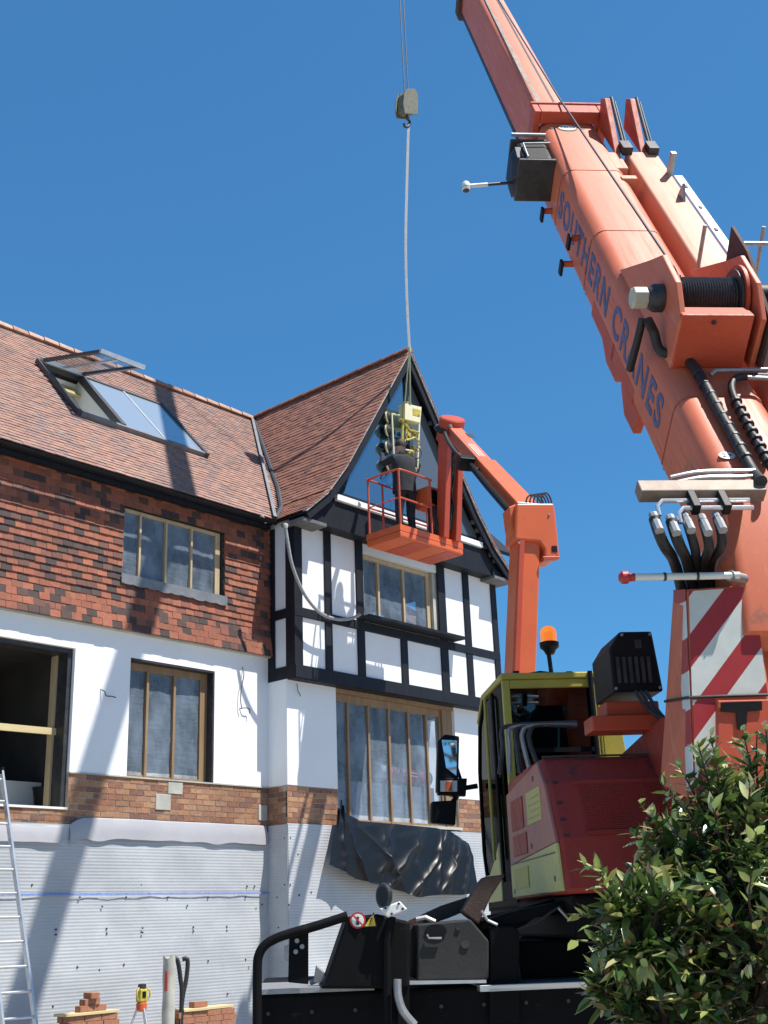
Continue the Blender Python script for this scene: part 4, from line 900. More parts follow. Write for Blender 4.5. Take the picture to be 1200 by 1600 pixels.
# ---- turntable, superstructure floor
MB().cbox(1.45, 6.30, 1.50, 3.6, 9.0, 1.715).cbox(1.70, 5.76, 1.52, 3.6, 6.30, 1.71).build('turntable_frame', 'carrier_black', K, bev=.02)
MB().cbox(.93, CF_ + .50, 1.292, 3.88, 8.68, 1.49).build('engine_deck', 'carrier_black', K, bev=.02)
MB().lathe(cw(2.4, 7.4, 1.28), UP, [(0, .70), (.22, .70)], 40).build('slew_ring', 'steel_dark', K, smooth=40)
MB().prism([cw(2.02, f, z) for f, z in ((5.75, 1.72), (5.75, 2.50), (6.3, 2.62), (8.6, 2.4), (8.6, 1.72))], RR * .10).prism([cw(2.80, f, z) for f, z in ((5.75, 1.72), (5.75, 2.50), (6.3, 2.62), (8.6, 2.4), (8.6, 1.72))], RR * .10).build('boom_side_plates', 'crane_maroon', K, bev=.01)
# ---- engine housing
HR = 1.38
hp = [(6.20, 1.72), (6.28, 2.00), (6.45, 2.30), (6.60, 2.455), (7.10, 2.46), (7.66, 2.44), (7.66, 1.72)]
hs_ = MB().prism([cw(HR + .016, f, z) for f, z in hp], RR * .68).build('engine_housing', 'crane_maroon', K, bev=.025)
sp_ = [(6.225, 1.735), (6.30, 2.00), (6.47, 2.30), (6.62, 2.435), (7.64, 2.42), (7.64, 1.735)]
MB().prism([cw(HR, f, z) for f, z in [(6.285, 1.98), (6.47, 2.30), (6.62, 2.435), (7.64, 2.36), (7.64, 1.93)]], RR * .02).build('side_panel', 'housing_pink', hs_, bev=.006)
MB().prism([cw(HR - .001, f, z) for f, z in [(6.225, 1.735), (6.283, 1.978), (7.64, 1.927), (7.64, 1.735)]], RR * .02).build('lower_side_panel', 'pale_yellow', hs_, bev=.006)
for a, b3, c, d in ((7.10, 7.48, 2.12, 2.30), (7.04, 7.48, 1.97, 2.09), (7.06, 7.50, 1.78, 1.90)): MB().cbox(HR - .006, a, c, HR + .0, b3, d).build('cooling_slot', 'crane_maroon' if c > 1.93 else 'cab_yellow', hs_)
# faded notice with lines of type
MB().cbox(HR - .004, 6.58, 2.12, HR, 6.98, 2.30).build('notice', 'pale_yellow', hs_)
for i in range(4): MB().cbox(HR - .006, 6.62, 2.145 + i * .036, HR - .004, 6.94 - (i % 2) * .08, 2.155 + i * .036).build('notice_line', 'cab_yellow', hs_)
for f, z in ((6.75, 2.36), (6.92, 2.0), (6.36, 1.80), (7.55, 1.77)): MB().lathe(cw(HR + .002, f, z), -RR, [(0, .016), (.006, .016)], 10).build('latch', 'steel_dark', hs_)
# grille let into the sloping rear face
def rearp(u, w, k):   # u across, w up the rear slope 0..1
    a, b3 = V((6.28, 2.00)), V((6.455, 2.305)); q = a + (b3 - a) * w; nn = V((-(b3 - a).y, (b3 - a).x)).normalized()
    return cw(HR + .016 + u, q.x + nn.x * k, q.y + nn.y * k)
GR = MB().loft([[rearp(.167, .12, .0015), rearp(.64, .12, .0015), rearp(.64, .92, .0015), rearp(.167, .92, .0015)], [rearp(.167, .12, .003), rearp(.64, .12, .003), rearp(.64, .92, .003), rearp(.167, .92, .003)]]).build('radiator_grille', 'steel_dark', hs_)
gm = MB()
for i in range(34):
    u = .165 + .475 * i / 33; gm.loft([[rearp(u, .12, .003), rearp(u + .006, .12, .003), rearp(u + .006, .92, .003), rearp(u, .92, .003)], [rearp(u, .12, .008), rearp(u + .006, .12, .008), rearp(u + .006, .92, .008), rearp(u, .92, .008)]])
for i in range(24):
    w_ = .12 + .8 * i / 23; gm.loft([[rearp(.17, w_, .003), rearp(.64, w_, .003), rearp(.64, w_ + .016, .003), rearp(.17, w_ + .016, .003)], [rearp(.17, w_, .0095), rearp(.64, w_, .0095), rearp(.64, w_ + .016, .0095), rearp(.17, w_ + .016, .0095)]])
gm.build('grille_mesh', 'crane_maroon', GR)
for c in ((.13, .94, .66, 1.0), (.16, .04, .66, .10)): MB().loft([[rearp(c[0], c[1], .001), rearp(c[2], c[1], .001), rearp(c[2], c[3], .001), rearp(c[0], c[3], .001)], [rearp(c[0], c[1], .012), rearp(c[2], c[1], .012), rearp(c[2], c[3], .012), rearp(c[0], c[3], .012)]]).build('grille_edge', 'crane_maroon', hs_)
# ---- red arm, pipes and black box behind the cab
MB().cbox(1.79, 6.55, 2.675, 2.10, 6.75, 2.755).cbox(1.69, 6.5, 2.585, 2.10, 6.7, 2.67).build('red_arm', 'lift_red', K, bev=.008)
bx = MB().prism([cw(1.83, 6.5, 2.80), cw(1.83, 6.5, 3.05), cw(1.90, 6.5, 3.15), cw(2.09, 6.5, 3.15), cw(2.12, 6.5, 2.80)], FD * .42).build('air_box', 'black_plastic', K, bev=.012)
MB().cbox(1.98, 6.496, 3.05, 2.02, 6.50, 3.10).build('box_label', 'steel_dark', bx)
for i in range(5):
    r_ = 1.26 + i * .042; MB().tube(smooth_path([cw(r_ - .03 + .02 * i, 6.98, 2.42), cw(r_, 6.98, 2.58), cw(r_ + .0, 6.98, 2.66), cw(r_ + .06, 6.98, 2.70 + .0 * i), cw(1.72, 6.98, 2.71 - i * .006)], 5), .014, 8).build('exhaust_pipe', 'galv' if i % 2 else 'steel_dark', K, smooth=40)
# fittings: vents, bolts, hinges, cables on the housing, box and arm
for i in range(6): MB().cbox(1.86 + i * .036, 6.494, 2.85, 1.88 + i * .036, 6.499, 3.0).build('box_vent', 'steel_dark', bx)
for r_, z_ in ((1.845, 2.82), (2.10, 2.82), (1.91, 3.13), (2.075, 3.13)): MB().lathe(cw(r_, 6.50, z_), -FD, [(0, .009), (.006, .009)], 8).build('bolt', 'galv', bx)
for q in range(3): MB().tube(bez(cw(1.95 + .03 * q, 6.48, 2.80), cw(1.97 + .03 * q, 6.42, 2.70), cw(2.02 + .03 * q, 6.44, 2.62), cw(2.16, 6.30, 2.58 - .04 * q), 10), .010, 6).build('arm_hose', 'black_rubber', K, smooth=50)
for w_ in (.02, .30, .60, .97): MB().loft([[rearp(.03, w_, .001), rearp(.06, w_, .001), rearp(.06, w_ + .035, .001), rearp(.03, w_ + .035, .001)], [rearp(.03, w_, .006), rearp(.06, w_, .006), rearp(.06, w_ + .035, .006), rearp(.03, w_ + .035, .006)]]).build('hinge', 'steel_dark', hs_)
MB().cbox(HR + .03, 6.58, 2.455, HR + .68, 6.60, 2.464).build('panel_seam', 'steel_dark', hs_)
MB().cbox(HR - .003, 6.30, 1.925, HR - .0, 7.64, 1.933).build('panel_seam', 'steel_dark', hs_)
# ---- cab
CR0, CR1, CF0, CF1, CZ0, CZ1 = 1.45, 2.12, 7.88, 9.15, 1.73, 3.155
cp_ = [(CF0, CZ0), (CF0, CZ1), (8.75, CZ1 + .02), (9.02, 3.02), (9.16, 2.70), (9.18, 2.1), (9.02, CZ0)]     # side outline
cab = MB().cbox(CR0, CF0, CZ0 - .06, CR1, 9.05, CZ0).build('cab', 'carrier_black', K)
MB().prism([cw(CR0 - .01, CF0 - .01, CZ1), cw(CR0 - .01, 8.75, CZ1 + .02), cw(CR0 - .01, 9.02, 3.03), cw(CR0 - .01, 9.02, 3.06), cw(CR0 - .01, 8.75, CZ1 + .06), cw(CR0 - .01, CF0 - .01, CZ1 + .045)], RR * (CR1 - CR0 + .02)).build('cab_roof', 'cab_yellow', cab, bev=.01)
fr_ = MB()
for r_ in (CR0, CR1 - .05): fr_.cbox(r_, CF0, CZ0, r_ + .05, CF0 + .05, CZ1 - .001)
fr_.cbox(CR0 + .051, CF0, CZ1 - .06, CR1 - .051, CF0 + .05, CZ1 - .001).cbox(CR0 + .051, CF0, CZ0, CR1 - .051, CF0 + .05, CZ0 + .55)
fr_.build('cab_rear_frame', 'cab_yellow', cab, bev=.006)
MB().cbox(CR0 + .05, CF0 + .02, CZ0 + .55, CR1 - .05, CF0 + .03, CZ1 - .06).build('rear_window', 'cab_glass', cab)
MB().cbox(CR0 + .03, CF0 + .012, 2.66, CR1 - .03, CF0 + .045, 2.69).build('rear_window_bar', 'carrier_black', cab)
def ssec(pts, w, mtl, nm, r_=CR0, par=None): return MB().prism([cw(r_, f, z) for f, z in pts], RR * w).build(nm, mtl, par or cab, bev=.004)
ssec([(8.35, CZ0), (8.35, CZ1 - .002), (8.41, CZ1), (8.41, CZ0)], .05, 'carrier_black', 'door_pillar')
ssec([(CF0 + .051, CZ0), (CF0 + .051, 1.85), (8.349, 1.85), (8.349, CZ0)], .04, 'carrier_black', 'side_sill')
dr = MB().prism([cw(CR0 - .004, f, z) for f, z in [(8.42, CZ0), (8.42, 2.12), (8.62, 2.02), (8.9, 1.92), (9.12, 1.92), (9.02, CZ0)]], RR * .035).build('cab_door', 'pale_yellow', cab, bev=.006)
MB().prism([cw(CR0 + .01, f, z) for f, z in [(8.42, 2.13), (8.42, CZ1 - .02), (8.74, CZ1 - .01), (8.98, 3.0), (9.12, 2.70), (9.14, 2.1), (9.12, 1.93), (8.9, 1.93), (8.62, 2.03)]], RR * .008).build('door_window', 'cab_glass', dr)
MB().prism([cw(CR0 + .01, f, z) for f, z in [(CF0 + .051, 1.851), (CF0 + .051, CZ1 - .002), (8.349, CZ1 - .002), (8.349, 1.851)]], RR * .008).build('side_window', 'cab_glass', cab)
fo = MB()
for a, b3 in zip(cp_[2:-1], cp_[3:]): fo.prism([cw(CR0 - .002, a[0], a[1]), cw(CR0 - .002, b3[0], b3[1]), cw(CR0 - .002, b3[0] - .035, b3[1] - .02), cw(CR0 - .002, a[0] - .035, a[1] - .02)], RR * .045)
fo.build('door_frame', 'carrier_black', dr)
MB().tube([cw(CR0 - .035, 8.44, 2.0), cw(CR0 - .035, 8.44, 3.12), cw(CR0 - .02, 8.44, 3.15)], .012, 8).build('grab_rail', 'cab_yellow', cab, smooth=40)
wsf = MB(); 
for a, b3 in zip(cp_[2:-1], cp_[3:]): wsf.prism([cw(CR0 + .05, a[0], a[1]), cw(CR0 + .05, b3[0], b3[1]), cw(CR0 + .05, b3[0] - .01, b3[1]), cw(CR0 + .05, a[0] - .01, a[1])], RR * (CR1 - CR0 - .10))
wsf.build('windscreen', 'cab_glass', cab)
MB().prism([cw(CR1 - .03, f, z) for f, z in cp_], RR * .03).build('cab_right_wall', 'carrier_black', cab)
MB().cbox(CR0 + .13, 8.25, 1.75, CR1 - .13, 8.70, 2.10).cbox(CR0 + .14, 8.18, 2.08, CR1 - .14, 8.30, 2.72).build('driver_seat', 'black_plastic', cab, bev=.04)
MB().cbox(CR0 + .08, 8.82, 1.75, CR1 - .08, 9.0, 2.25).build('console', 'black_plastic', cab, bev=.03)
MB().tube([cw(CR1 - .06, CF0 - .02, 2.5), cw(CR1 - .06, CF0 - .02, 3.20)], .018, 8).build('grab_rail', 'black_plastic', cab, smooth=40)
MB().prism([cw(CR1 + .0, CF0 + .1, 2.35), cw(CR1 + .0, CF0 + .1, CZ1 - .1), cw(CR1 + .14, CF0 + .1, CZ1 - .12), cw(CR1 + .20, CF0 + .1, 2.35)], FD * .04).build('cab_wing_plate', 'cab_yellow', cab, bev=.006)
# roof fittings and rotating beacon
MB().tube([cw(1.60, 8.2, CZ1 + .08), cw(1.78, 8.15, CZ1 + .10), cw(1.98, 8.2, CZ1 + .08)], .014, 8).cbox(1.58, 8.12, CZ1 + .04, 1.62, 8.28, CZ1 + .11).cbox(1.96, 8.12, CZ1 + .04, 2.0, 8.28, CZ1 + .10).build('roof_bracket', 'black_plastic', cab)
bp_ = cpx(861, 1042, 8.15)
bc = MB().tube([cw(bp_[0], 8.15, CZ1 + .07), cw(bp_[0] - .01, 8.15, CZ1 + .25)], .016, 8).lathe(cw(bp_[0], 8.15, CZ1 + .23), UP, [(0, .03), (.03, .045), (.05, .068), (.085, .07), (.09, .055)], 18).build('beacon', 'black_plastic', cab, smooth=40)
MB().lathe(cw(bp_[0], 8.15, CZ1 + .322), UP, [(0, .058), (.07, .058), (.095, .050), (.11, .03), (.115, .005)], 20).build('beacon_lens', 'amber_lens', bc, smooth=50)
MB().lathe(cw(bp_[0], 8.15, CZ1 + .33), UP, [(0, .02), (.05, .024), (.06, .01)], 10).build('beacon_bulb', 'amber_bulb', bc, smooth=50)
for i, (x0, x1, y0, y1) in enumerate(()): pass
# ---- mirrors on the left of the cab
MF = 9.05
def mface(pts, f=MF): return face(pts, f)
mr_ = MB().prism(mface([(684, 1158), (682, 1238), (716, 1246), (718, 1150), (695, 1147)]), FD * .09).build('wing_mirror', 'black_plastic', cab, bev=.012)
MB().prism(mface([(690, 1156), (697, 1200), (713, 1212), (714, 1157)], MF - .002), FD * -.004).build('mirror_glass', 'mirror_glass', mr_)
MB().prism(mface([(684, 1216), (684, 1242), (728, 1244), (730, 1216)], MF - .01), FD * .06).build('indicator_case', 'black_plastic', mr_, bev=.005)
MB().prism(mface([(688, 1220), (688, 1237), (714, 1237), (714, 1220)], MF - .013), FD * -.01).build('indicator_glass', 'sign_white', mr_); MB().prism(mface([(696, 1221), (696, 1236), (706, 1236), (706, 1221)], MF - .025), FD * -.004).build('indicator_bulb', 'lift_orange', mr_)
mr2 = MB().prism(mface([(674, 1252), (673, 1286), (712, 1290), (714, 1250)]), FD * .10).build('wing_mirror', 'black_plastic', cab, bev=.015)
MB().tube([*[cw(*(lambda q: (q[0], MF + .05, q[1]))(cpx(x, y, MF + .05))) for x, y in ((706, 1256), (722, 1232), (746, 1228))]], .02, 8).tube([*[cw(*(lambda q: (q[0], MF + .05, q[1]))(cpx(x, y, MF + .05))) for x, y in ((700, 1158), (700, 1150), (722, 1225))]], .014, 8).build('mirror_arm', 'black_plastic', cab, smooth=40)
# ---- carrier
CF = 6.35
def cface(pts, f=CF): return face(pts, f)
car = MB().cbox(-.19, CF + .12, .55, 3.9, 8.7, 1.29).build('carrier', 'carrier_black', K, bev=.02)
MB().cbox(-.17, CF + .10, 1.291, .42, CF + .9, 1.315).build('deck_plate', 'galv', car); MB().cbox(.95, CF + .02, 1.265, 1.72, CF + .8, 1.295).build('step_plate', 'tread_plate', car, bev=.004)
MB().prism(cface([(618, 1533), (618, 1539), (760, 1536), (760, 1531)], CF + .05), FD * .04).build('deck_edge', 'alu', car)
# curved tube guard
gp = [(402, 1625), (402, 1520), (404, 1494), (413, 1478), (430, 1467), (455, 1458), (500, 1445), (543, 1431)]
MB().tube(smooth_path([cw(*(lambda q: (q[0], CF, q[1]))(cpx(x, y, CF))) for x, y in gp], 4), .024, 10).build('tube_guard', 'carrier_black', K, smooth=50)
gb = MB().prism(cface([(452, 1462), (450, 1535), (482, 1538), (482, 1456)], CF + .03), FD * .05).build('guard_bracket', 'carrier_black', K, bev=.005)
for x, y in ((464, 1470), (472, 1479), (462, 1487)): MB().lathe(cw(*(lambda q: (q[0], CF + .03, q[1]))(cpx(x, y, CF + .03))), -FD, [(0, .012), (.008, .012)], 10).build('bolt', 'galv', gb)
MB().prism(cface([(444, 1478), (444, 1500), (451, 1503), (451, 1476)], CF + .02), FD * .03).build('guard_hinge', 'galv', gb)
lc = MB().prism(cface([(543, 1432), (508, 1535), (500, 1545), (640, 1545), (640, 1440), (590, 1428)], CF + .02), FD * .5).build('locker', 'carrier_black', K, bev=.015)
# stickers: prohibition disc and warning triangle
def disc(x, y, rpx, f, name, m, t=.003, n=24):
    r_, z_ = cpx(x, y, f); q = rpx * f * .98 / F_PX
    return MB().prism([cw(r_ + q * math.cos(2 * math.pi * i / n), f, z_ + q * math.sin(2 * math.pi * i / n)) for i in range(n)], FD * -t).build(name, m, lc)
disc(559, 1438, 12, CF + .018, 'prohibition_sign', 'sign_red'); disc(559, 1438, 9.3, CF + .014, 'sign_face', 'white_paint')
disc(559, 1434.5, 2.2, CF + .010, 'sign_figure', 'letter_black'); MB().prism(cface([(557.5, 1437), (556, 1445), (562, 1445), (560.5, 1437)], CF + .010), FD * -.002).build('sign_figure', 'letter_black', lc)
MB().prism(cface([(551.5, 1432), (553.3, 1430.2), (566.6, 1444), (564.8, 1445.8)], CF + .007), FD * -.002).build('sign_bar', 'sign_red', lc)
MB().prism(cface([(567, 1449), (589, 1448), (584, 1425)], CF + .018), FD * -.003).build('warning_sign', 'letter_black', lc); MB().prism(cface([(569.5, 1447.4), (587, 1446.6), (583, 1428)], CF + .014), FD * -.003).build('sign_face', 'sign_yellow', lc)
MB().prism(cface([(577, 1443), (577, 1445), (579, 1445), (579, 1443)], CF + .010), FD * -.002).prism(cface([(579.5, 1434), (577.5, 1441.5), (579.5, 1441.5), (582, 1434)], CF + .010), FD * -.002).build('sign_figure', 'letter_black', lc)
# grey toolbox panel
MB().prism(cface([(640, 1442), (640, 1600), (622, 1600), (622, 1540), (628, 1445)], CF + .04), FD * .3).build('locker_side', 'carrier_black', K)
tb = MB().prism(cface([(652, 1444), (652, 1532), (764, 1530), (764, 1470), (735, 1436)], CF + .06), FD * .5).build('toolbox', 'carrier_grey', K, bev=.01)
disc_ = lambda x, y, rx, ry, f: [cw(*(lambda q: (q[0], f, q[1]))(cpx(x + rx * math.cos(2 * math.pi * i / 20), y + ry * math.sin(2 * math.pi * i / 20), f))) for i in range(20)]
MB().prism(disc_(681, 1455, 17, 11, CF + .058), FD * -.004).build('handle_recess', 'black_plastic', tb)
rr_ = [cw(*(lambda q: (q[0], CF + .045, q[1]))(cpx(x, y, CF + .045))) for x, y in ((667, 1460), (670, 1466), (690, 1466))]; MB().tube(rr_, .006, 6).build('handle', 'galv', tb)
for x, y, q in ((716, 1450, 4), (727, 1475, 7)): MB().prism(disc_(x, y, q, q, CF + .058), FD * -.005).build('lock', 'steel_dark', tb)
MB().prism(cface([(765, 1448), (765, 1600), (812, 1600), (812, 1455), (800, 1446)], CF + .08), FD * .5).build('mudguard', 'carrier_black', K, bev=.01)
# wheel-arch cover and recess on the right
rc = MB().prism(cface([(812, 1452), (870, 1408), (905, 1408), (960, 1470), (960, 1600), (1060, 1600), (1060, 1395), (760, 1430), (760, 1450)], CF + .42), FD * .07).build('engine_cover', 'carrier_black', K, bev=.015)
MB().tube([cw(*(lambda q: (q[0], CF + .10, q[1]))(cpx(x, y, CF + .10))) for x, y in ((812, 1532), (809, 1500), (808, 1452), (840, 1440), (872, 1418))], .007, 6).build('recess_edge', 'carrier_grey', rc)
MB().tube([cw(*(lambda q: (q[0], CF + .10, q[1]))(cpx(x, y, CF + .10))) for x, y in ((872, 1418), (915, 1464))], .009, 6).build('recess_edge', 'galv', rc)
MB().prism(cface([(745, 1442), (800, 1425), (905, 1402), (905, 1412), (800, 1446), (745, 1456)], CF + .15), FD * .6).build('cover_lip', 'carrier_black', rc, bev=.01)
# posts, work lamp and folded step at the near edge
MB().prism(cface([(757, 1370), (745, 1385), (722, 1425), (748, 1445), (768, 1400), (790, 1366)], CF + .10), FD * .12).build('step_bracket', 'rusty', K, bev=.01)
MB().tube([cw(*(lambda q: (q[0], CF + .08, q[1]))(cpx(x, y, CF + .08))) for x, y in ((752, 1423), (762, 1438), (777, 1445))], .008, 6).tube([cw(*(lambda q: (q[0], CF + .08, q[1]))(cpx(x, y, CF + .08))) for x, y in ((650, 1436), (665, 1433), (680, 1440))], .012, 6).build('bent_rod', 'galv', K)
MB().prism(cface([(625, 1455), (640, 1438), (690, 1415), (742, 1398), (748, 1415), (700, 1435), (655, 1450)], CF + .30), FD * .05).build('cover_flap', 'rusty', K)
lp = MB().prism(cface([(593, 1420), (625, 1408), (637, 1421), (606, 1434)], CF - .04), FD * .025).build('work_lamp', 'white_paint', K, bev=.006)
for x, y in ((602, 1419), (623, 1412), (629, 1420), (612, 1428)): MB().prism(disc_(x, y, 2, 2, CF - .042), FD * -.003).build('bolt', 'steel_dark', lp)
MB().ring(cw(*(lambda q: (q[0], CF, q[1]))(cpx(600, 1400, CF))), (RR + FD * .6), .055, .012).build('lamp_rim', 'steel_dark', lp); MB().lathe(cw(*(lambda q: (q[0], CF, q[1]))(cpx(600, 1400, CF))), RR + FD * .6, [(-.01, .05), (.03, .03)], 16).build('lamp_glass', 'black_plastic', lp)
MB().tube([cw(*(lambda q: (q[0], CF, q[1]))(cpx(x, y, CF))) for x, y in ((605, 1600), (605, 1470), (612, 1432))], .022, 8).build('lamp_post', 'carrier_black', K, smooth=40)
MB().tube(smooth_path([cw(*(lambda q: (q[0], CF - .05, q[1]))(cpx(x, y, CF - .05))) for x, y in ((621, 1530), (622, 1555), (630, 1580), (648, 1602))], 4), .02, 8).build('step_hoop', 'galv', K, smooth=40)
# grab bundle on the deck: chain and pale pipe
MB().cyl(cw(*(lambda q: (q[0], CF + .3, q[1]))(cpx(512, 1526, CF + .3))), cw(*(lambda q: (q[0], CF + .3, q[1]))(cpx(570, 1526, CF + .3))), .022).build('deck_pipe', 'galv', car, smooth=40)
MB().prism(cface([(490, 1535), (494, 1508), (506, 1518), (515, 1536)], CF + .25), FD * .08).build('deck_shackle', 'galv', car, bev=.006)
# bolts, cables and clutter on the carrier
for i in range(9): MB().lathe(cw(-.12 + i * .22, CF + .119, 1.20), -FD, [(0, .010), (.006, .010)], 8).build('bolt', 'steel_dark', car)
MB().cbox(-.10, CF + .114, .98, .28, CF + .119, 1.12).build('reflector_plate', 'carrier_grey', car)
MB().tube(bez(cw(.10, CF + .30, 1.33), cw(.16, CF + .25, 1.36), cw(.24, CF + .35, 1.34), cw(.34, CF + .28, 1.33), 12), .014, 6).build('deck_chain', 'galv', car, smooth=50)
# wheels under the deck
for r_ in (.35, 1.9, 3.2):
    wl = MB().lathe(cw(r_, CF + .20, .52), FD, [(0, .30), (.02, .47), (.06, .52), (.34, .52), (.38, .47), (.40, .30)], 32).build('wheel', 'black_rubber', K, smooth=40)
    MB().lathe(cw(r_, CF + .18, .52), FD, [(.0, .10), (.02, .28), (.05, .30)], 20).build('rim', 'galv', wl, smooth=40)
# ================================================================== LOAD: ropes, hook block, strap, vacuum lifter
tip = bw(-.06, TIP + .1, .40)
HY = 11.55
hk = at(639.5, 160, 1, HY)
hook = thing('hook_block', hk, 'olive crane hook block hanging on two thin ropes high in the sky', 'hook block')
def hp_(x, y): return at(x, y, 1, HY)
sz = (hp_(652, 160) - hp_(628, 160)).length
mb = MB()
mb.prism([hp_(632, 146), hp_(631, 172), hp_(636, 177), hp_(648, 177), hp_(651, 170), hp_(650, 146), hp_(645, 141), hp_(637, 141)], (0, .16, 0))
mb.build('block_body', 'hook_olive', hook, bev=.012)
for dy in (-.03, .17): MB().prism([hp_(630, 150) + V((0, dy, 0)), hp_(628.5, 164) + V((0, dy, 0)), hp_(631, 178) + V((0, dy, 0)), hp_(651, 180) + V((0, dy, 0)), hp_(652, 150) + V((0, dy, 0)), hp_(647, 140) + V((0, dy, 0)), hp_(634, 140) + V((0, dy, 0))], (0, .02, 0)).build('cheek_plate', 'hook_olive', hook, bev=.004)
MB().lathe(hp_(641, 152) + V((0, -.02, 0)), (0, 1, 0), [(0, .10), (.07, .08), (.13, .08), (.2, .10)], 20).build('sheave', 'rusty', hook, smooth=40)
c0 = hp_(640, 186)
MB().tube(smooth_path([hp_(640.5, 176) + V((0, .08, 0)), hp_(641, 182) + V((0, .08, 0)), hp_(645, 187) + V((0, .08, 0)), hp_(643, 194) + V((0, .08, 0)), hp_(638, 195) + V((0, .08, 0)), hp_(636, 190) + V((0, .08, 0))], 5), .025, 8, None).build('lifting_hook', 'steel_dark', hook, smooth=50)
hr = thing('hoist_rope', hp_(640, 140), 'pair of thin steel hoist ropes running up from the hook block', 'rope')
for dx in (-.055, .055):
    a = hp_(640, 144) + V((dx, .08, 0)); MB().tube([a, V((tip.x * .0 + a.x, a.y, tip.z))], .011, 6).build('rope_fall', 'rope_steel', hr)
LY = 12.05                                                   # plane of the vacuum lifter, in front of the gable
def lp_(x, y, d=0): return at(x, y, 1, LY + d)
st = MB()
path = smooth_path([at(x, y, 1, HY + d) for x, y, d in ((638.5, 192, .08), (636, 280, .1), (634, 380, .12), (636, 470, .18), (640, 545, .22))], 6)
mbs = MB().loft([[p + V((.036, 0, 0)), p + V((.0, -.006, 0)), p + V((-.036, 0, 0)), p + V((0, .006, 0))] for p in path])
strap = mbs.build('lifting_strap', 'webbing', None, loc=hp_(640, 545)); tag(strap, 'long pale webbing strap hanging from the hook down to the gable', 'strap')
s0 = path[-1]
MB().tube([s0, lp_(641, 632)], .014, 6).tube([s0, lp_(632, 634)], .012, 6).build('strap_leg', 'webbing_green', strap)
MB().cyl(s0 + UP * .03, s0 - UP * .06, .028, seg=8).build('strap_loop', 'webbing_green', strap)
vl = thing('vacuum_lifter', lp_(632, 690), 'yellow vacuum glass lifter with suction pads held against the gable window', 'vacuum lifter')
MB().prism([lp_(633, 630), lp_(633, 655), lp_(657, 661), lp_(659, 636)], (0, .16, 0)).build('control_box', 'lifter_cream', vl, bev=.008)
MB().prism([lp_(645, 638, -.003), lp_(645, 648, -.003), lp_(656, 651, -.003), lp_(657, 641, -.003)], (0, -.004, 0)).build('control_panel', 'lifter_yellow', vl)
mb = MB()
for a, b3 in (((612, 646), (616, 730)), ((655, 660), (652, 732)), ((616, 730), (652, 732)), ((613, 647), (635, 652)), ((616, 700), (652, 706))): mb.tube([lp_(*a, .12), lp_(*b3, .12)], .018, 8)
mb.build('pad_frame', 'lifter_cream', vl)
mb = MB()
for a, b3 in (((631, 628), (628, 690)), ((636, 628), (634, 690))): mb.tube([lp_(*a, .05), lp_(*b3, .08)], .026, 8)
mb.tube([lp_(626, 655, .05), lp_(640, 672, .05), lp_(654, 676, .05)], .022, 8).tube([lp_(628, 690, .07), lp_(648, 684, .04), lp_(655, 690, .07)], .02, 8)
mb.build('mast', 'lifter_yellow', vl, smooth=40)
mb = MB(); rnd = random.Random(4)
for i in range(16):
    x, y = rnd.uniform(632, 655), rnd.uniform(662, 715); mb.boxv(lp_(x, y, .02 + rnd.uniform(0, .12)), (rnd.uniform(.04, .11), 0, rnd.uniform(-.03, .03)), (0, .05, 0), (rnd.uniform(-.02, .02), 0, rnd.uniform(.03, .08)))
mb.build('pump_unit', 'lifter_yellow', vl, bev=.004)
mb = MB()
for i in range(7):
    x, y = rnd.uniform(630, 655), rnd.uniform(665, 725); mb.tube(bez(lp_(x, y, .02), lp_(x + rnd.uniform(-14, 14), y + 12, -.05), lp_(x + rnd.uniform(-14, 14), y + 20, -.02), lp_(rnd.uniform(630, 652), rnd.uniform(690, 730), .08), 8), .009, 6)
mb.build('vacuum_hose', 'black_rubber', vl)
for x, y in ((606, 652), (605.5, 673), (606, 699), (607, 726), (650, 728)):
    MB().lathe(lp_(x, y, .20), (0.35, -1, 0), [(0, .12), (.02, .125), (.05, .07), (.08, .03)], 20).build('suction_pad', 'black_rubber', vl, smooth=50)
    MB().ring(lp_(x, y, .18), (0.35, -1, 0), .095, .017, 20).build('pad_rim', 'pad_rim', vl, smooth=50)

# ================================================================== SPIDER LIFT
GY, BKY = 8.0, 11.60                                          # depth of the elbow head and of the basket
lift = thing('boom_lift', V((at(812, 1050, 1, GY).x - .2, GY, 0)), 'orange articulated boom lift reaching a work basket up to the gable', 'boom lift')
def gpx(x, y, d=0): return at(x, y, 1, GY + d)
def pl(pts, d, t): return ([gpx(x, y, d) for x, y in pts], (0, t, 0))
# frame aligned with the camera heading so its sides read as in the photo
LX = V((math.cos(.60), -math.sin(.60), 0)); LYv = V((math.sin(.60), math.cos(.60), 0)); L0_ = at(836, 830, 1, GY)
def lpx(x, y, d=0.0): return hit(x, y, LYv, L0_ + LYv * d)
a_t, a_b = lpx(835, 860, .16), lpx(812, 1046, .16); ad_ = (a_b - a_t).normalized(); foot = lpx(811, 1085, .16)
def beam(mb, p0, p1, w, d, side, w1=None, d1=None):
    p0, p1 = V(p0), V(p1); t = (p1 - p0).normalized(); u = (V(side) - t * V(side).dot(t)).normalized(); v = t.cross(u); w1 = w1 or w; d1 = d1 or d
    return mb.hexa([p0 - u * w / 2 - v * d / 2, p0 + u * w / 2 - v * d / 2, p0 + u * w / 2 + v * d / 2, p0 - u * w / 2 + v * d / 2, p1 - u * w1 / 2 - v * d1 / 2, p1 + u * w1 / 2 - v * d1 / 2, p1 + u * w1 / 2 + v * d1 / 2, p1 - u * w1 / 2 + v * d1 / 2])
q1 = lpx(822, 800, .16)
beam(MB(), q1, foot, .30, .34, LX).build('lower_arm', 'lift_orange', lift, bev=.02)
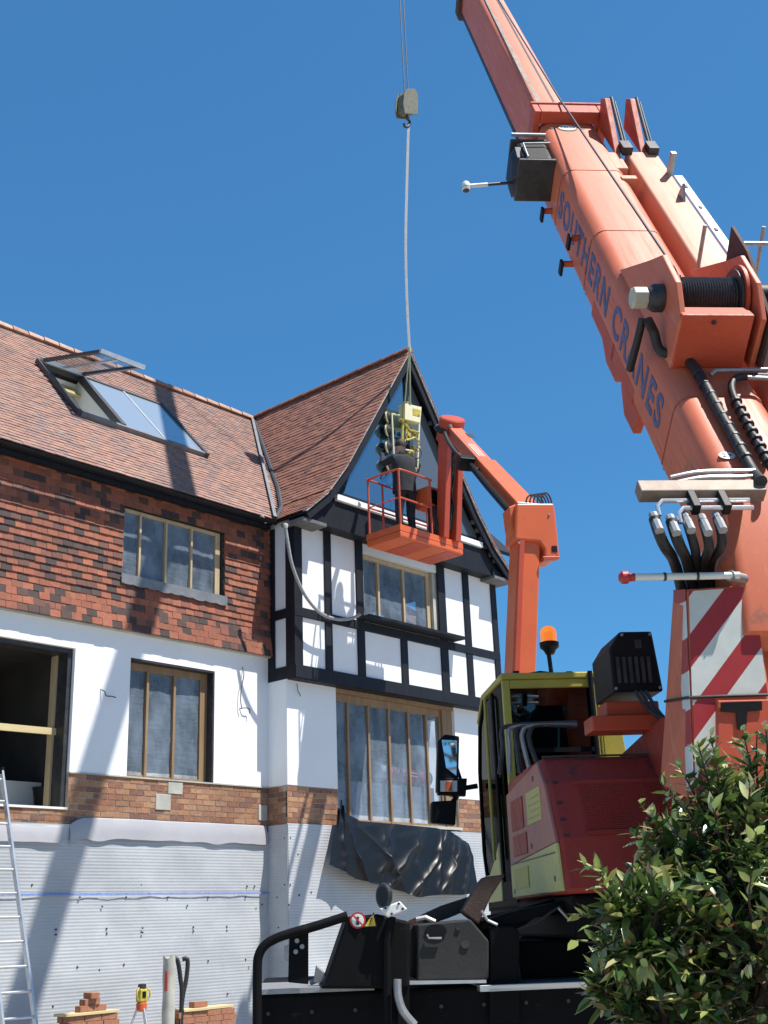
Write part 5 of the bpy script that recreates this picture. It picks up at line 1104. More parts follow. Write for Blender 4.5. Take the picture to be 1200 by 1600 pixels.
beam(MB(), q1 - LX * .11 - LYv * .19, foot - LX * .11 - LYv * .19, .07, .05, LX).build('arm_rib', 'lift_red', lift, bev=.008)
hd_ = [(797, 790), (805, 784), (866, 786), (868, 800), (875, 868), (868, 873), (850, 872), (843, 850), (839, 846), (805, 843)]
MB().prism([lpx(x, y, -.06) for x, y in [(807, 786), (866, 786), (868, 800), (875, 868), (866, 873), (852, 872), (851, 858), (843, 846), (805, 843)]], LYv * .40).build('knuckle_cover', 'lift_orange', lift, bev=.025)
MB().prism([lpx(x, y, .02) for x, y in [(795, 792), (806, 787), (803, 840), (799, 822)]], LYv * .26).build('knuckle_side', 'lift_orange', lift, bev=.015)
MB().prism([lpx(x, y, -.063) for x, y in ((862, 853), (862, 862), (871, 863), (870, 853))], LYv * -.004).build('cover_opening', 'black_plastic', lift)
MB().prism([lpx(x, y, -.07) for x, y in ((848, 869), (875, 869), (874, 873), (850, 876))], LYv * .10).build('cover_lip', 'lift_red', lift, bev=.006)
for x, y in ((858, 804), (811, 848)): MB().lathe(lpx(x, y, -.063), -LYv, [(0, .018), (.012, .012)], 10).build('bolt', 'galv', lift)
mb = MB()
for i in range(5): mb.tube(bez(lpx(822 + i * 6, 788, .1), lpx(820 + i * 6, 768 - i * 2, .1), lpx(842 + i * 5, 768, .1), lpx(846 + i * 4, 790, .1), 10), .012, 6)
mb.build('knuckle_hose', 'black_rubber', lift, smooth=50)
# jib from the knuckle up to the elbow
EL_ = at(706, 672, 1, 10.75); KN = lpx(822, 800, .16)
jd = (EL_ - KN).normalized(); js = LYv - jd * LYv.dot(jd); js.normalize(); ju = js.cross(jd)
if ju.z < 0: ju = -ju
mid = KN.lerp(EL_, .50)
beam(MB(), KN, mid, .25, .30, js, .23, .28).build('jib', 'lift_orange', lift, bev=.015)
beam(MB(), mid, EL_, .19, .22, js).build('jib_extension', 'lift_pink', lift, bev=.012)
MB().tube([KN + ju * .24, KN.lerp(EL_, .25) + ju * .24, mid + ju * .22], .045, 8).build('cable_tray', 'black_plastic', lift, smooth=40)
MB().tube(bez(mid + ju * .17 - jd * .25, mid + ju * .30, mid.lerp(EL_, .5) + ju * .34, EL_ + ju * .15 - jd * .1, 14), .032, 8).build('cable_chain', 'black_rubber', lift, smooth=50)
MB().boxv(mid + ju * .16 + js * -.1, jd * .18, js * .2, ju * .22).build('chain_holder', 'black_plastic', lift, bev=.01)
# lettering panel on the jib side that faces the camera
jf = mid.lerp(EL_, .12) - js * .122
beam(MB(), mid.lerp(EL_, .06) - js * .0965, mid.lerp(EL_, .78) - js * .0965, .004, .13, js).build('lettering_panel', 'lift_pink', lift)
tx = -jd if (-jd).dot(_rt) > 0 else jd
text_mesh('lettering', 'API', .17, mid.lerp(EL_, .74) - js * .103 - ju * .07, tx, ju if tx.cross(ju).dot(-js) > 0 else -ju, 'letter_black', lift, bold=.004)
for i in range(3): beam(MB(), mid.lerp(EL_, .10) - js * .0995 + ju * (.045 - i * .04), mid.lerp(EL_, .42) - js * .0995 + ju * (.045 - i * .04), .003, .012, js).build('lettering_line', 'sign_white', lift)
# elbow and the hanging link
MB().lathe(EL_ - js * .20 + ju * .02, js, [(0, .19), (.02, .21), (.38, .21), (.40, .19)], 24).build('elbow', 'lift_red', lift, smooth=40)
MB().ring(EL_ + ju * .05, js, .20, .045, 20).build('elbow_hose', 'black_rubber', lift, smooth=50)
BKT = at(700, 850, 1, 11.12)
for sdx, nm in ((-.15, 0), (.15, 1)):
    e = EL_ + V((sdx - .02, 0, -.05)); b3 = BKT + V((sdx - .10, -.1, .02))
    beam(MB(), e, b3, .11, .20, (1, 0, 0), .13, .16).build('hanging_link', 'lift_red', lift, bev=.01)
    MB().lathe(e + V((-.05, -.14, 0)), (0, -1, 0), [(0, .035), (.03, .03)], 12).build('link_pin', 'galv', lift, smooth=40)
MB().tube([EL_ + V((-.02, .1, -.2)), BKT + V((-.10, .05, .2))], .05, 10).build('levelling_cylinder', 'steel_dark', lift, smooth=40)
mb = MB(); rnd = random.Random(8)
for i in range(5): mb.tube([EL_ + V((rnd.uniform(-.05, .08), -.06, -.2))] + [EL_.lerp(BKT, q) + V((rnd.uniform(-.06, .06) - .06, -.08 + rnd.uniform(-.03, .03), 0)) for q in (.3, .5, .7, .9)], .014, 6)
mb.build('hose_bundle', 'black_rubber', lift, smooth=50)
# basket: its floor is seen from below
F1_ = at(573, 855, 1, 11.74); zf = F1_.z
def fl(x, y): return hit(x, y, UP, V((0, 0, zf)))
F2_, N2_ = fl(672, 883), fl(723, 867)
wv = (F2_ - F1_).normalized(); dvv = F1_ * 0 + (F2_ - N2_); dv = V((-wv.y, wv.x, 0)); bw_len = (F2_ - F1_).length; bd_len = abs(dvv.dot(dv))
fo_ = F1_ - dv * bd_len
print('basket', bw_len, bd_len, fo_)
floor_ = MB().boxv(fo_, wv * bw_len, dv * bd_len, UP * .10).build('basket_floor', 'lift_orange', lift, bev=.02)
for i in range(4): MB().boxv(fo_ + wv * (bw_len * (i + .02) / 4) + dv * .03 - UP * .006, wv * (bw_len / 4 - .03), dv * (bd_len - .06), UP * .006).build('floor_panel', 'crane_red' if i % 2 else 'lift_orange', floor_)
MB().boxv(fo_ + UP * .10, wv * bw_len, dv * .02, UP * .10).boxv(fo_ + UP * .10 + dv * (bd_len - .02), wv * bw_len, dv * .02, UP * .10).boxv(fo_ + UP * .10 + dv * .02, wv * .02, dv * (bd_len - .04), UP * .10).boxv(fo_ + UP * .10 + wv * (bw_len - .02) + dv * .02, wv * .02, dv * (bd_len - .04), UP * .10).build('toe_board', 'lift_orange', floor_)
def bp(u, d, z): return fo_ + wv * (bw_len * u) + dv * (bd_len * d) + UP * (.1 + z)
RH = 1.02
mb = MB()
for u, d in ((.03, .04), (.52, .04), (.03, .96), (.25, .96), (.52, .96), (.97, .96), (.97, .04)): mb.tube([bp(u, d, 0), bp(u, d, RH)], .018, 8)
mb.build('rail_post', 'crane_red', lift, smooth=40)
for z in (RH, .55):
    MB().tube([bp(.52, .04, z), bp(.03, .04, z), bp(.03, .96, z), bp(.97, .96, z), bp(.97, .04, z)] if z < 1 else smooth_path([bp(.55, .04, z), bp(.10, .04, z), bp(.03, .2, z), bp(.03, .9, z), bp(.1, .96, z), bp(.9, .96, z), bp(.97, .8, z), bp(.97, .04, z)], 4), .018, 8).build('guard_rail', 'crane_red', lift, smooth=40)
cx0 = bp(.55, .12, .62)
MB().boxv(cx0, wv * .34, dv * .32, UP * .34).build('control_console', 'lift_orange', lift, bev=.03)
MB().boxv(cx0 + wv * .03 - dv * .006 + UP * .04, wv * .16, dv * .008, UP * .24).build('console_panel', 'black_plastic', lift, bev=.003)
mb = MB(); rnd = random.Random(12)
for i in range(9):
    a = bp(.54 + .02 * i, .1, .60); mb.tube(bez(a, a + V((rnd.uniform(-.1, .1), -.06, -.3)), a + V((rnd.uniform(-.15, .15), -.05, -.45)), bp(.62 + rnd.uniform(-.06, .12), .2, rnd.uniform(.0, .3)), 10), .012, 6)
mb.build('control_hose', 'black_rubber', lift, smooth=50)
MB().boxv(bp(.62, .05, 0), wv * .22, dv * .2, UP * .62).build('basket_mount', 'steel_dark', lift, bev=.01)
# tracked base behind the crane
tb_ = V((foot.x, foot.y, 0)); MB().cyl((foot.x, foot.y, .9), (foot.x, foot.y, foot.z + .1), .20, .20, 20).build('turret', 'lift_orange', lift, smooth=40)
MB().box(tb_.x - .45, tb_.y - .5, .25, tb_.x + .45, tb_.y + .5, .95).build('lift_base', 'lift_orange', lift, bev=.04)
for sx in (-.55, .35): MB().box(tb_.x + sx, tb_.y - .7, 0, tb_.x + sx + .2, tb_.y + .7, .36).build('track', 'black_rubber', lift, bev=.06)

# ================================================================== PERSON in the basket
def person_body(name, joints, edges, radii, root, material, parent):
    me = bpy.data.meshes.new(name); base = parent.location
    me.from_pydata([V(j) - base for j in joints], edges, []); o = bpy.data.objects.new(name, me); COL.objects.link(o); o.parent = parent
    me.materials.append(MATS[material])
    sk = o.modifiers.new('skin', 'SKIN'); sk.use_smooth_shade = True
    for i, r in enumerate(radii): me.skin_vertices[0].data[i].radius = (r, r)
    me.skin_vertices[0].data[root].use_root = True
    ss = o.modifiers.new('subd', 'SUBSURF'); ss.levels = 1; ss.render_levels = 2
    return o
pb0 = bp(.38, .50, 0)
per = thing('person', pb0, 'person in dark clothes standing in the orange basket with both arms raised to the lifter', 'person')
fwdp = (V((15.0, 12.4, 0)) - V((pb0.x, pb0.y, 0))); fwdp = V((.25, 1, 0)).normalized(); rp_ = V((fwdp.y, -fwdp.x, 0))
def pj(r, f, z): return pb0 + rp_ * r + fwdp * f + UP * z
J = [pj(0, 0, .95), pj(0, .02, 1.15), pj(0, .05, 1.38), pj(0, .06, 1.50), pj(0, .08, 1.58)]
Ed = [(0, 1), (1, 2), (2, 3), (3, 4)]; Rd = [.15, .145, .155, .065, .058]
for sd in (-1, 1):
    k = len(J); J += [pj(.10 * sd, 0, .88), pj(.115 * sd, .05, .48), pj(.12 * sd, 0, .10), pj(.12 * sd, .14, .05)]; Ed += [(0, k), (k, k + 1), (k + 1, k + 2), (k + 2, k + 3)]; Rd += [.10, .07, .05, .045]
    k = len(J); J += [pj(.19 * sd, .05, 1.42), pj(.26 * sd, .22, 1.36), pj(.16 * sd, .38, 1.56), pj(.14 * sd, .43, 1.63)]; Ed += [(2, k), (k, k + 1), (k + 1, k + 2), (k + 2, k + 3)]; Rd += [.075, .058, .042, .034]
    h_ = len(J) - 1
    for q in range(4): J.append(pj((.14 + (q - 1.5) * .02) * sd, .47, 1.69 - abs(q - 1.5) * .008)); Ed.append((h_, len(J) - 1)); Rd.append(.009)
    J.append(pj((.14 - .05) * sd, .44, 1.655)); Ed.append((h_, len(J) - 1)); Rd.append(.010)
person_body('body', J, Ed, Rd, 0, 'cloth_dark', per)
hm = MB().lathe(pj(0, .10, 1.55), UP, [(0, .045), (.04, .068), (.09, .082), (.15, .085), (.20, .068), (.235, .02)], 16); hm.build('head', 'skin', per, smooth=60)
MB().lathe(pj(0, .085, 1.655), UP, [(0, .088), (.05, .094), (.10, .078), (.145, .02)], 16).build('hair', 'hair', per, smooth=60)
jk = MB().loft([[pj(w_ * math.cos(a), .03 + .15 * k_ * math.sin(a) , z_) for a in [2 * math.pi * i / 16 for i in range(16)]] for z_, w_, k_ in ((.84, .215, 1.05), (.95, .205, 1.0), (1.10, .20, .98), (1.28, .215, 1.02), (1.42, .20, .9), (1.47, .12, .7))])  .build('jacket', 'cloth_dark', per, smooth=60)
MB().boxv(pj(-.012, .175, 1.62), rp_ * .024, fwdp * .03, UP * .045).build('nose', 'skin', per, bev=.006)
for sd in (-1, 1):
    MB().lathe(pj(.085 * sd, .10, 1.63), rp_ * sd, [(0, .028), (.014, .02)], 10).build('ear', 'skin', per, smooth=50)
    MB().lathe(pj(.12 * sd, .07, .0), UP, [(0, .05), (.06, .055), (.10, .05)], 12).build('boot', 'cloth_blue', per, smooth=50)

# ================================================================== THINGS AROUND THE HOUSE
# ladder
LYa, LYb = YW - .14, YW - .85
lt = at(2, 1203, 1, LYa); lb_ = at(56, 1605, 1, LYb); ext = (lb_ - lt); lb_ = lt + ext * ((lt.z - .02) / -ext.z)
ldr = thing('ladder', V((lb_.x, lb_.y, 0)), 'long aluminium ladder leaning on the membrane below the big opening', 'ladder')
wvec = V((-.40, 0, 0))
for w_ in (V((0, 0, 0)), wvec): beam(MB(), lt + w_, lb_ + w_, .028, .07, (1, 0, 0)).build('stile', 'alu', ldr, bev=.004)
for w_ in (V((0, 0, 0)), wvec): beam(MB(), lt + w_ + UP * .03, lt + w_ - UP * .05, .034, .076, (1, 0, 0)).build('end_cap', 'black_plastic', ldr)
ld = (lb_ - lt).normalized(); n_r = int((lb_ - lt).length / .27)
for i in range(n_r): p = lt + ld * (.12 + .27 * i); MB().cyl(p + V((-.014, 0, 0)), p + wvec + V((.014, 0, 0)), .016, seg=10).build('rung', 'alu', ldr, smooth=40)
# tarpaulin over the bay window sill
tt = [at(x, y, 1, YB - .06) for x, y in ((524, 1262), (560, 1283), (620, 1288), (680, 1294), (702, 1300), (730, 1318))]
tbm = [at(x, y, 1, YB - .16) for x, y in ((508, 1352), (548, 1372), (600, 1388), (650, 1402), (700, 1398), (742, 1396))]
def lerp_list(L, u):
    i = min(int(u * (len(L) - 1)), len(L) - 2); w = u * (len(L) - 1) - i; return L[i] * (1 - w) + L[i + 1] * w
TARP_FOLDS = [(.02, .10, .020, .05), (.04, .22, .03, .07), (.10, .16, .018, .04), (.16, .34, .030, .08), (.30, .10, .022, .05), (.38, -.06, .03, .06), (.47, .12, .016, .035), (.55, -.16, .03, .07), (.66, .05, .02, .05), (.74, -.20, .028, .075), (.82, -.05, .018, .045), (.90, -.18, .026, .07), (.97, -.10, .02, .05)]
def tarp_fn(u, v):
    a, b3 = lerp_list(tt, u), lerp_list(tbm, u); p = a.lerp(b3, v)
    fold = 0
    for u0, sl, w_, am in TARP_FOLDS:
        d_ = (u - u0 - sl * v - .02 * noise.noise(V((v * 5, u0 * 9, 2)))) / w_
        fold += am * (math.exp(-abs(d_) * 1.3) - .25 * math.exp(-(d_ - 1.2) ** 2)) * min(1, .25 + 1.1 * v)
    fold += .035 * noise.noise(V((u * 4, v * 2.2, 1))) + .012 * noise.noise(V((u * 11 + v * 3, v * 6, 5)))
    return p + V((0, -.05 * math.sin(min(1, v * 3) * 1.57) - fold - .03, .012 * math.sin(u * 20) * v))
trp = MB().grid(260, 70, tarp_fn).build('tarpaulin', 'tarp', None, smooth=80, loc=at(620, 1340, 1, YB - .2)); tag(trp, 'crumpled black plastic sheet draped below the bay window', 'plastic sheet')
MB().grid(20, 20, lambda u, v: (lambda a, b3: a.lerp(b3, u) + V((0, -.07 - .03 * math.sin(u * 9 + v * 4), 0)))(at(527 - 14 * v, 1250 + 95 * v, 1, YB - .08), at(531 + 16 * v, 1262 + 105 * v, 1, YB - .08))).build('sheet_flap', 'tarp', trp, smooth=80)
# pale hose drooping from the bay corner
hs2 = [at(x, y, 1, 12.30) for x, y in ((446, 824), (450, 850), (457, 885), (472, 922), (490, 948), (508, 962), (530, 968), (550, 966), (562, 960))]
ho = MB().tube(smooth_path(hs2, 5), .026, 10).build('drooping_hose', 'webbing', None, smooth=60, loc=hs2[4]); tag(ho, 'pale flexible hose drooping across the left corner of the timbered bay', 'hose')
MB().lathe(hs2[0] + UP * -.02, UP, [(0, .03), (.06, .045), (.08, .03)], 10).build('hose_end', 'stained_white', ho, smooth=50)
# wire tails poking out of the render
def wire(pts, label, y=YW - .05):
    P = [at(px, py, 1, y) for px, py in pts]; P[0] = V((P[0].x, YW + .01, P[0].z))
    o = MB().tube(smooth_path(P, 4), .007, 6).build('cable_tail', 'black_rubber', None, loc=P[0]); tag(o, label, 'cable', 'cable tails left in the render'); return o
wire([(160, 1076), (163, 1080), (166, 1087), (175, 1088), (181, 1090)], 'short bent black cable stub between big opening and small window')
wire([(383, 1040), (381, 1055), (377, 1075), (376, 1095), (378, 1107)], 'thin black cable hanging under the tiles by the bay')
wire([(377, 1107), (383, 1106), (390, 1108), (390, 1115)], 'hooked black cable stub right of the small window')
P = [at(x, y, 1, YB - .04) for x, y in ((464, 1068), (465, 1078), (470, 1088))]; o = MB().tube(P, .006, 6).build('cable_tail', 'black_rubber', None, loc=P[0]); tag(o, 'tiny black cable poking out under the bay corner beam', 'cable', 'cable tails left in the render')
# plank across the opening, bucket, rods
a, b3 = at(-60, 1130, 1, YW + .26), at(93, 1144, 1, YW + .26)
pk = beam(MB(), a, b3, .04, .085, (0, 1, 0)).build('plank', 'plywood', None, loc=b3); tag(pk, 'yellow timber rail fixed across the big dark opening', 'timber rail')
MB().box(O1[0], YW + 1.1, 3.05, 8.9, YW + 1.2, at(50, 1222, 1, YW + 1.1).z).build('upstand', 'loft_white', H)
MB().box(O1[0], YW + .36, 3.051, 8.9, YW + 1.1, 3.10).build('screed', 'stained_white', H)
bq = at(72, 1252, 1, YW + .75); bq.z = 3.145
bk_ = MB().lathe(bq, UP, [(0, .13), (.02, .135), (.30, .18), (.32, .19), (.32, .17), (.04, .12)], 20).build('bucket', 'black_plastic', None, smooth=40, loc=bq); tag(bk_, 'black bucket standing inside the big opening', 'bucket')
MB().boxv(bq + V((-.02, -.19, .2)), (.10, 0, 0), (0, .02, 0), (0, 0, .05)).build('bucket_label', 'galv', bk_)
for (x0, x1, lab) in ((80, 92, 'pale thin rod leaning inside the opening beside the bucket'), (87, 96, 'white thin rod leaning against the opening jamb')):
    a, b3 = at(x0, 1256, 1, YW + .40), at(x1, 1172, 1, YW + .31); o = MB().cyl(a, b3, .012, seg=8).build('rod', 'white_paint', None, smooth=40, loc=a); tag(o, lab, 'rod')
# insulation roll behind the bay window sheeting
ra, rb_ = at(582, 1202, 1, YV + .30), at(667, 1218, 1, YV + .30)
rl_ = thing('insulation_roll', ra, 'pink and white wrapped roll lying behind the plastic in the bay window', 'insulation roll')
rx = (rb_ - ra).normalized(); R0 = .13
MB().lathe(ra, rx, [(0, .05), (.01, R0), ((rb_ - ra).length, R0), ((rb_ - ra).length + .01, .05)], 24).build('roll', 'white_paint', rl_, smooth=50)
MB().lathe(ra + rx * .34, rx, [(0, R0 + .003), ((rb_ - ra).length - .52, R0 + .003)], 24).build('wrapper_band', 'letter_red', rl_, smooth=50)
text_mesh('wrapper_lettering', 'DOTTERS'[:4], .12, ra + rx * .38 + V((0, -R0 - .012, -.02)), rx, V((0, -.15, 1)).normalized(), 'white_paint', rl_, bold=.003)
for i in range(2): MB().boxv(ra + rx * .80 + V((0, -R0 - .008, -.03 + .05 * i)), rx * .16, (0, -.004, 0), (0, 0, .018)).build('wrapper_stripe', 'white_paint', rl_)
MB().box(13.2, YV + .12, 3.10, 15.6, YV + .6, at(600, 1216, 1, YV + .3).z - .12).build('stacked_sheets', 'membrane_flap', H)
# bricks, boards, laser level, wrapped post at the foot of the wall
SY = 12.15
BR = (.215, .102, .065)
def brick(x, y, z, rz, label, group):
    o = MB().box(-BR[0] / 2, -BR[1] / 2, 0, BR[0] / 2, BR[1] / 2, BR[2]); o.v = [Matrix.Rotation(rz, 3, 'Z') @ p + V((x, y, z)) for p in o.v]
    o = o.build('brick', 'loose_brick', None, bev=.004, loc=(x, y, z)); tag(o, label, 'brick', group); return o
def pad(x, y, sy=SY): return at(x, y, 1, sy)
lz = pad(140, 1581).z; rz_ = pad(330, 1573).z
lx = pad(142, 1581).x; rx_ = pad(315, 1573).x
def pile(cx0_, ztop, nx, group, label):
    z = ztop - .067; k = 0
    while z > -.04:
        for i in range(nx):
            brick(cx0_ + (i - (nx - 1) / 2) * .222 + (.03 if k % 2 else 0), SY, z, random.uniform(-.03, .03), label, group)
            brick(cx0_ + (i - (nx - 1) / 2) * .222 + (.03 if k % 2 else 0), SY + .115, z, random.uniform(-.03, .03), label, group)
        z -= .067; k += 1
pile(lx - .0, lz - .03, 3, 'bricks piled under the left board', 'red brick in the pile under the splintered yellow board')
pile(rx_ + .05, rz_ - .03, 4, 'bricks piled under the right boards', 'brown brick in the pile beside the wrapped white post')
def board(x0, x1, z, y, label, rz=0.0, d=.24):
    p0 = V(((x0 + x1) / 2, y, z)); o = MB().box(-(x1 - x0) / 2, -d / 2, 0, (x1 - x0) / 2, d / 2, .03); o.v = [Matrix.Rotation(rz, 3, 'Z') @ p + p0 for p in o.v]
    o = o.build('board', 'plywood', None, bev=.003, loc=p0); tag(o, label, 'board'); return o
board(pad(97, 1580).x, pad(182, 1580).x, lz - .028, SY + .05, 'rough yellow board lying on the brick pile nearest the ladder', .03)
board(pad(283, 1570).x, pad(320, 1570).x, rz_ - .028, SY + .05, 'short dull board on the brick pile behind the post', -.02)
board(pad(318, 1569).x, pad(362, 1569).x, rz_ - .026, SY + .07, 'pale board under the single brick right of the post', .04)
brick(lx - .06, SY + .02, lz + .004, .05, 'dark brick at the bottom of the little heap on the yellow board', 'bricks heaped on the yellow board')
brick(lx + .10, SY + .05, lz + .004, -.1, 'red brick lying on the right of the yellow board', 'bricks heaped on the yellow board')
brick(lx + .0, SY + .03, lz + .070, .08, 'bright red brick in the middle of the heap on the yellow board', 'bricks heaped on the yellow board')
brick(lx + .02, SY + .03, lz + .136, 1.4, 'topmost brick of the heap on the yellow board', 'bricks heaped on the yellow board')
brick(pad(314, 1562).x, SY + .05, rz_ + .006, .03, 'single red brick lying on the pale board right of the post', 'bricks heaped on the boards')
# laser level on its tripod
tz = pad(217, 1572); tp = V((tz.x, SY - .05, tz.z))
lv = thing('laser_level', V((tp.x, tp.y, 0)), 'yellow site laser level on an orange tripod between the brick piles', 'laser level')
for k in range(3):
    w_ = 2.1 * k + .5; d = V((math.cos(w_), math.sin(w_), 0)); MB().tube([tp + d * .04, V((tp.x, tp.y, 0)) + d * .34], .013, 8).build('leg', 'alu', lv, smooth=40)
MB().lathe(tp - UP * .06, UP, [(0, .03), (.02, .06), (.09, .065), (.10, .045)], 14).build('tripod_head', 'lift_orange', lv, smooth=40)
MB().box(tp.x - .055, tp.y - .05, tp.z + .04, tp.x + .055, tp.y + .05, tp.z + .19).build('instrument', 'lifter_yellow', lv, bev=.018)
MB().lathe(tp + UP * .19, UP, [(0, .045), (.02, .05), (.05, .045), (.055, .02)], 14).build('rotor_head', 'steel_dark', lv, smooth=40)
MB().box(tp.x - .03, tp.y - .054, tp.z + .09, tp.x + .02, tp.y - .050, tp.z + .16).build('display', 'black_plastic', lv)
for sd in (-1, 1): MB().tube(smooth_path([tp + V((.055 * sd, -.02, .06)), tp + V((.09 * sd, -.03, .10)), tp + V((.09 * sd, -.03, .16)), tp + V((.05 * sd, -.01, .20))], 4), .010, 8).build('carry_handle', 'lifter_yellow', lv, smooth=50)
# wrapped post with black hoses
wp = pad(265, 1495, SY - .05)
def post_fn(u, v):
    w_ = 2 * math.pi * u; z = wp.z * v; r = .075 + .012 * noise.noise(V((math.cos(w_) * 1.5, math.sin(w_) * 1.5, z * 4)))
    return V((wp.x + r * math.cos(w_), wp.y + r * math.sin(w_), z + .02 * math.sin(3 * w_) * v))
po = MB().grid(24, 40, post_fn).lathe((wp.x, wp.y, wp.z - .02), UP, [(0, .074), (.015, .06)], 16).build('wrapped_post', 'stained_white', None, smooth=60, loc=(wp.x, wp.y, 0)); tag(po, 'white plastic-wrapped post standing against the membrane', 'post')
MB().boxv((wp.x - .082, wp.y - .02, wp.z - .38), (.012, 0, 0), (0, -.05, 0), (0, 0, .22)).build('red_tape', 'tape_red', po)
for i, (pts, lab) in enumerate(((((277, 1500), (282, 1530), (284, 1560), (281, 1610)), 'black hose hanging down along the wrapped white post'), (((293, 1500), (291, 1530), (284, 1570), (278, 1612)), 'black hose bent over outermost beside the wrapped post'))):
    P = [pad(x, y, SY - .03 + .02 * i) for x, y in pts]; P = [P[0] + V((-.05, .04, .01))] + P; P[-1] = V((P[-1].x, P[-1].y, .02))
    o = MB().tube(smooth_path(P, 5), .028, 10).build('hose', 'black_rubber', None, smooth=60, loc=P[-1]); tag(o, lab, 'hose', 'hoses by the wrapped post')

# ================================================================== SHRUB in front, right
BDp = 2.75
def bpt(x, y, d): return CAM + ray(x, y) * d
base = bpt(1130, 1560, 3.0); base.z = 0
shrub = thing('shrub', base, 'glossy evergreen shrub with pale new leaves in the lower right corner', 'shrub')
rnd = random.Random(31)
blobs = [(bpt(1130, 1330, 3.0), .20), (bpt(1185, 1275, 3.1), .22), (bpt(1010, 1450, 2.8), .13), (bpt(1090, 1500, 2.9), .24), (bpt(1190, 1480, 2.8), .27), (bpt(1040, 1560, 2.8), .17), (bpt(1260, 1400, 3.1), .30), (bpt(1060, 1400, 3.0), .12), (bpt(985, 1540, 2.85), .09)]
leaves = MB(); stems = MB(); young = MB()
def leaf(p, d, up, L, W, fresh=False):
    d = d.normalized(); s = d.cross(up); 
    if s.length < .05: s = d.cross(V((1, 0, 0)))
    s.normalize(); nrm = s.cross(d); c = rnd.uniform(.10, .35); dr = rnd.uniform(-.05, .30)
    def P(t, w): return p + d * (L * t) + s * (W * w) + nrm * (abs(w) * W * c - dr * L * t * t)
    a, b3, b4, c1, c2, m1, m2, e = P(0, 0), P(.30, -.5), P(.30, .5), P(.65, -.42), P(.65, .42), P(.30, 0), P(.65, 0), P(1, 0)
    (young if fresh else leaves).add([a, b3, m1, b4, c1, m2, c2, e], [(0, 1, 2), (0, 2, 3), (1, 4, 5, 2), (2, 5, 6, 3), (4, 7, 5), (5, 7, 6)])
def twig(p0, tip_, nl, Ls):
    mid_ = p0.lerp(tip_, .5) + V((rnd.uniform(-.03, .03), rnd.uniform(-.03, .03), rnd.uniform(-.01, .05)))
    pts = bez(p0, p0.lerp(mid_, .7), mid_.lerp(tip_, .3), tip_, 6); stems.tube(pts, .003, 5, [.0045 - .0005 * i for i in range(7)])
    for k in range(nl):
        t = .25 + .75 * (k + rnd.random()) / nl; i = min(int(t * 6), 5); q = pts[i].lerp(pts[i + 1], t * 6 - i); tg = (pts[i + 1] - pts[i]).normalized()
        rv = V((rnd.gauss(0, 1), rnd.gauss(0, 1), rnd.gauss(.25, .8))); rv = (rv - tg * rv.dot(tg)); rv.normalize()
        d = tg * rnd.uniform(.35, 1.0) + rv * .9
        leaf(q, d, V((rnd.gauss(0, .4), rnd.gauss(0, .4), 1)), Ls * rnd.uniform(.6, 1.15) * (1.0 if t < .85 else .75), Ls * rnd.uniform(.26, .38), t > .72 and tip_.z > p0.z - .03 and rnd.random() < .5)
for c, r in blobs:
    n_t = int(520 * r)
    for i in range(n_t):
        d = V((rnd.gauss(0, 1), rnd.gauss(0, 1), rnd.gauss(.2, 1))).normalized()
        tip_ = c + d * r * (rnd.uniform(.70, 1.12) + (.22 if rnd.random() < .12 else 0)); p0 = c + d * r * rnd.uniform(.05, .35) + V((0, 0, -.04))
        twig(p0, tip_, rnd.randint(9, 13), rnd.choice((.036, .05, .062, .074)))
# long sprigs that break the outline
for (x, y, d, bi) in ((912, 1352, 2.75, 2), (905, 1432, 2.78, 2), (925, 1490, 2.8, 2), (1000, 1255, 2.95, 7), (1015, 1275, 2.95, 7), (1090, 1160, 3.0, 0), (1110, 1150, 3.0, 0), (1160, 1140, 3.1, 1), (1195, 1135, 3.1, 1), (1035, 1225, 2.95, 0), (940, 1560, 2.8, 8), (985, 1300, 2.9, 7), (965, 1385, 2.8, 2), (1060, 1195, 3.0, 0), (935, 1375, 2.75, 2), (950, 1410, 2.75, 2)):
    twig(blobs[bi][0] + V((0, 0, .02)), bpt(x, y, d), 20, .055)
for c, r in blobs:
    stems.tube(bez(base + V((rnd.uniform(-.1, .1), rnd.uniform(-.1, .1), 0)), base + V((0, 0, .5)), c - UP * .3, c, 8), .012, 6)
leaves.build('leaves', 'leaf', shrub, recalc=False, smooth=60); young.build('young_leaves', 'young_leaf', shrub, recalc=False, smooth=60); stems.build('stems', 'bark', shrub)
# lower body of the shrub down to the ground (below the picture)

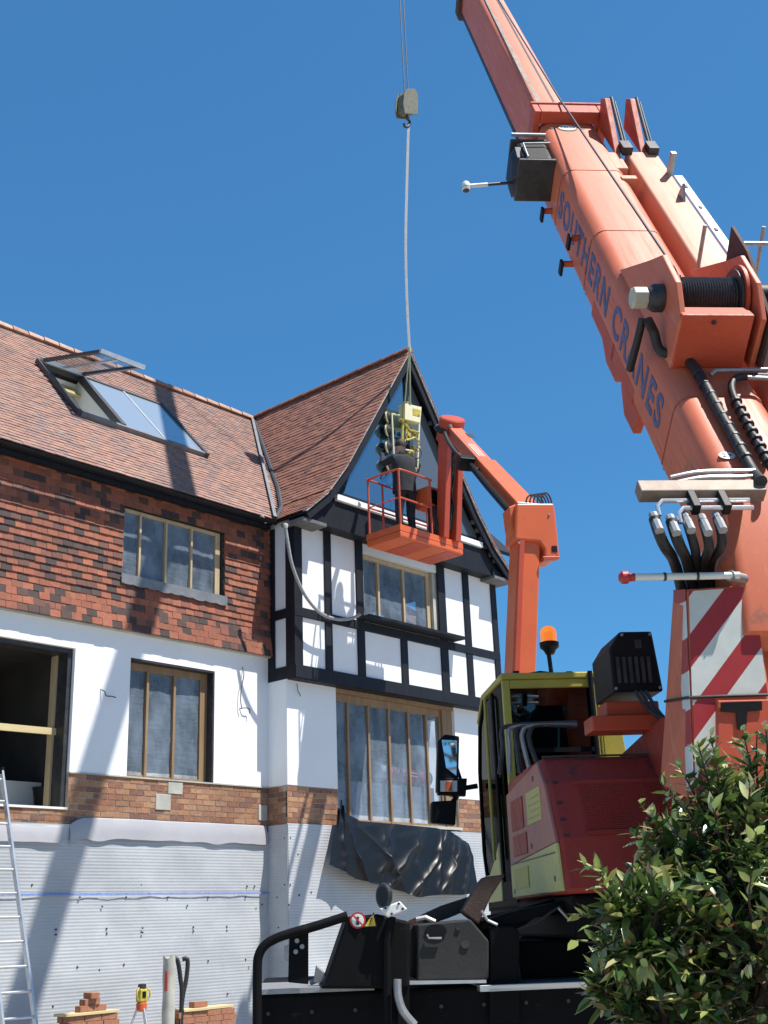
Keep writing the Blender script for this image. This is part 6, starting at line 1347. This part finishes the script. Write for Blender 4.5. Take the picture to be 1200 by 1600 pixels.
# ================================================================== TREES behind the camera (they show in the wing mirror and shade the near ground)
def tree(loc, h, rad, seed, label):
    rt = thing('tree', loc, label, 'tree', 'trees seen in the wing mirror'); rnd = random.Random(seed); L = V(loc)
    tk = MB(); tk.tube([L, L + V((.05, 0, h * .3)), L + V((-.05, .05, h * .6)), L + V((0, 0, h * .9))], .2, 10, [.24, .18, .12, .04])
    for i in range(9):
        a = rnd.uniform(0, 6.28); z0 = h * rnd.uniform(.3, .7); tk.tube(bez(L + UP * z0, L + V((math.cos(a) * rad * .4, math.sin(a) * rad * .4, z0 + .3)), L + V((math.cos(a) * rad * .6, math.sin(a) * rad * .6, z0 + .8)), L + V((math.cos(a) * rad * .8, math.sin(a) * rad * .8, z0 + 1.2)), 6), .05, 6, [.07 - .009 * i for i in range(7)])
    tk.build('trunk', 'bark', rt, smooth=50)
    cr = MB(); cl = []
    for i in range(46):
        d = V((rnd.gauss(0, 1), rnd.gauss(0, 1), rnd.gauss(0, 1))).normalized(); q = rnd.random() ** .4
        cl.append((L + V((d.x * rad * q, d.y * rad * q, h * .62 + d.z * h * .36 * q)), rnd.uniform(.35, .8)))
    for c, r in cl:
        for i in range(170):
            p = c + V((rnd.gauss(0, .5), rnd.gauss(0, .5), rnd.gauss(0, .4))) * r; u = V((rnd.gauss(0, 1), rnd.gauss(0, 1), rnd.gauss(0, .6))).normalized(); w = u.cross(V((rnd.gauss(0, 1), rnd.gauss(0, 1), rnd.gauss(0, 1)))).normalized(); s_ = rnd.uniform(.09, .17)
            cr.add([p, p + u * s_ * .5 + w * s_ * .3, p + u * s_, p + u * s_ * .5 - w * s_ * .3], [(0, 1, 2, 3)])
    cr.build('crown', 'leaf', rt, recalc=False)
tree((-3.4, -3.6, 0), 8.0, 2.6, 1, 'dark leafy tree reflected in the wing mirror of the crane cab')
tree((.6, -5.6, 0), 8.6, 2.9, 2, 'dark leafy tree reflected in the wing mirror of the crane cab')
tree((4.8, -6.4, 0), 8.2, 2.8, 3, 'dark leafy tree reflected in the wing mirror of the crane cab')
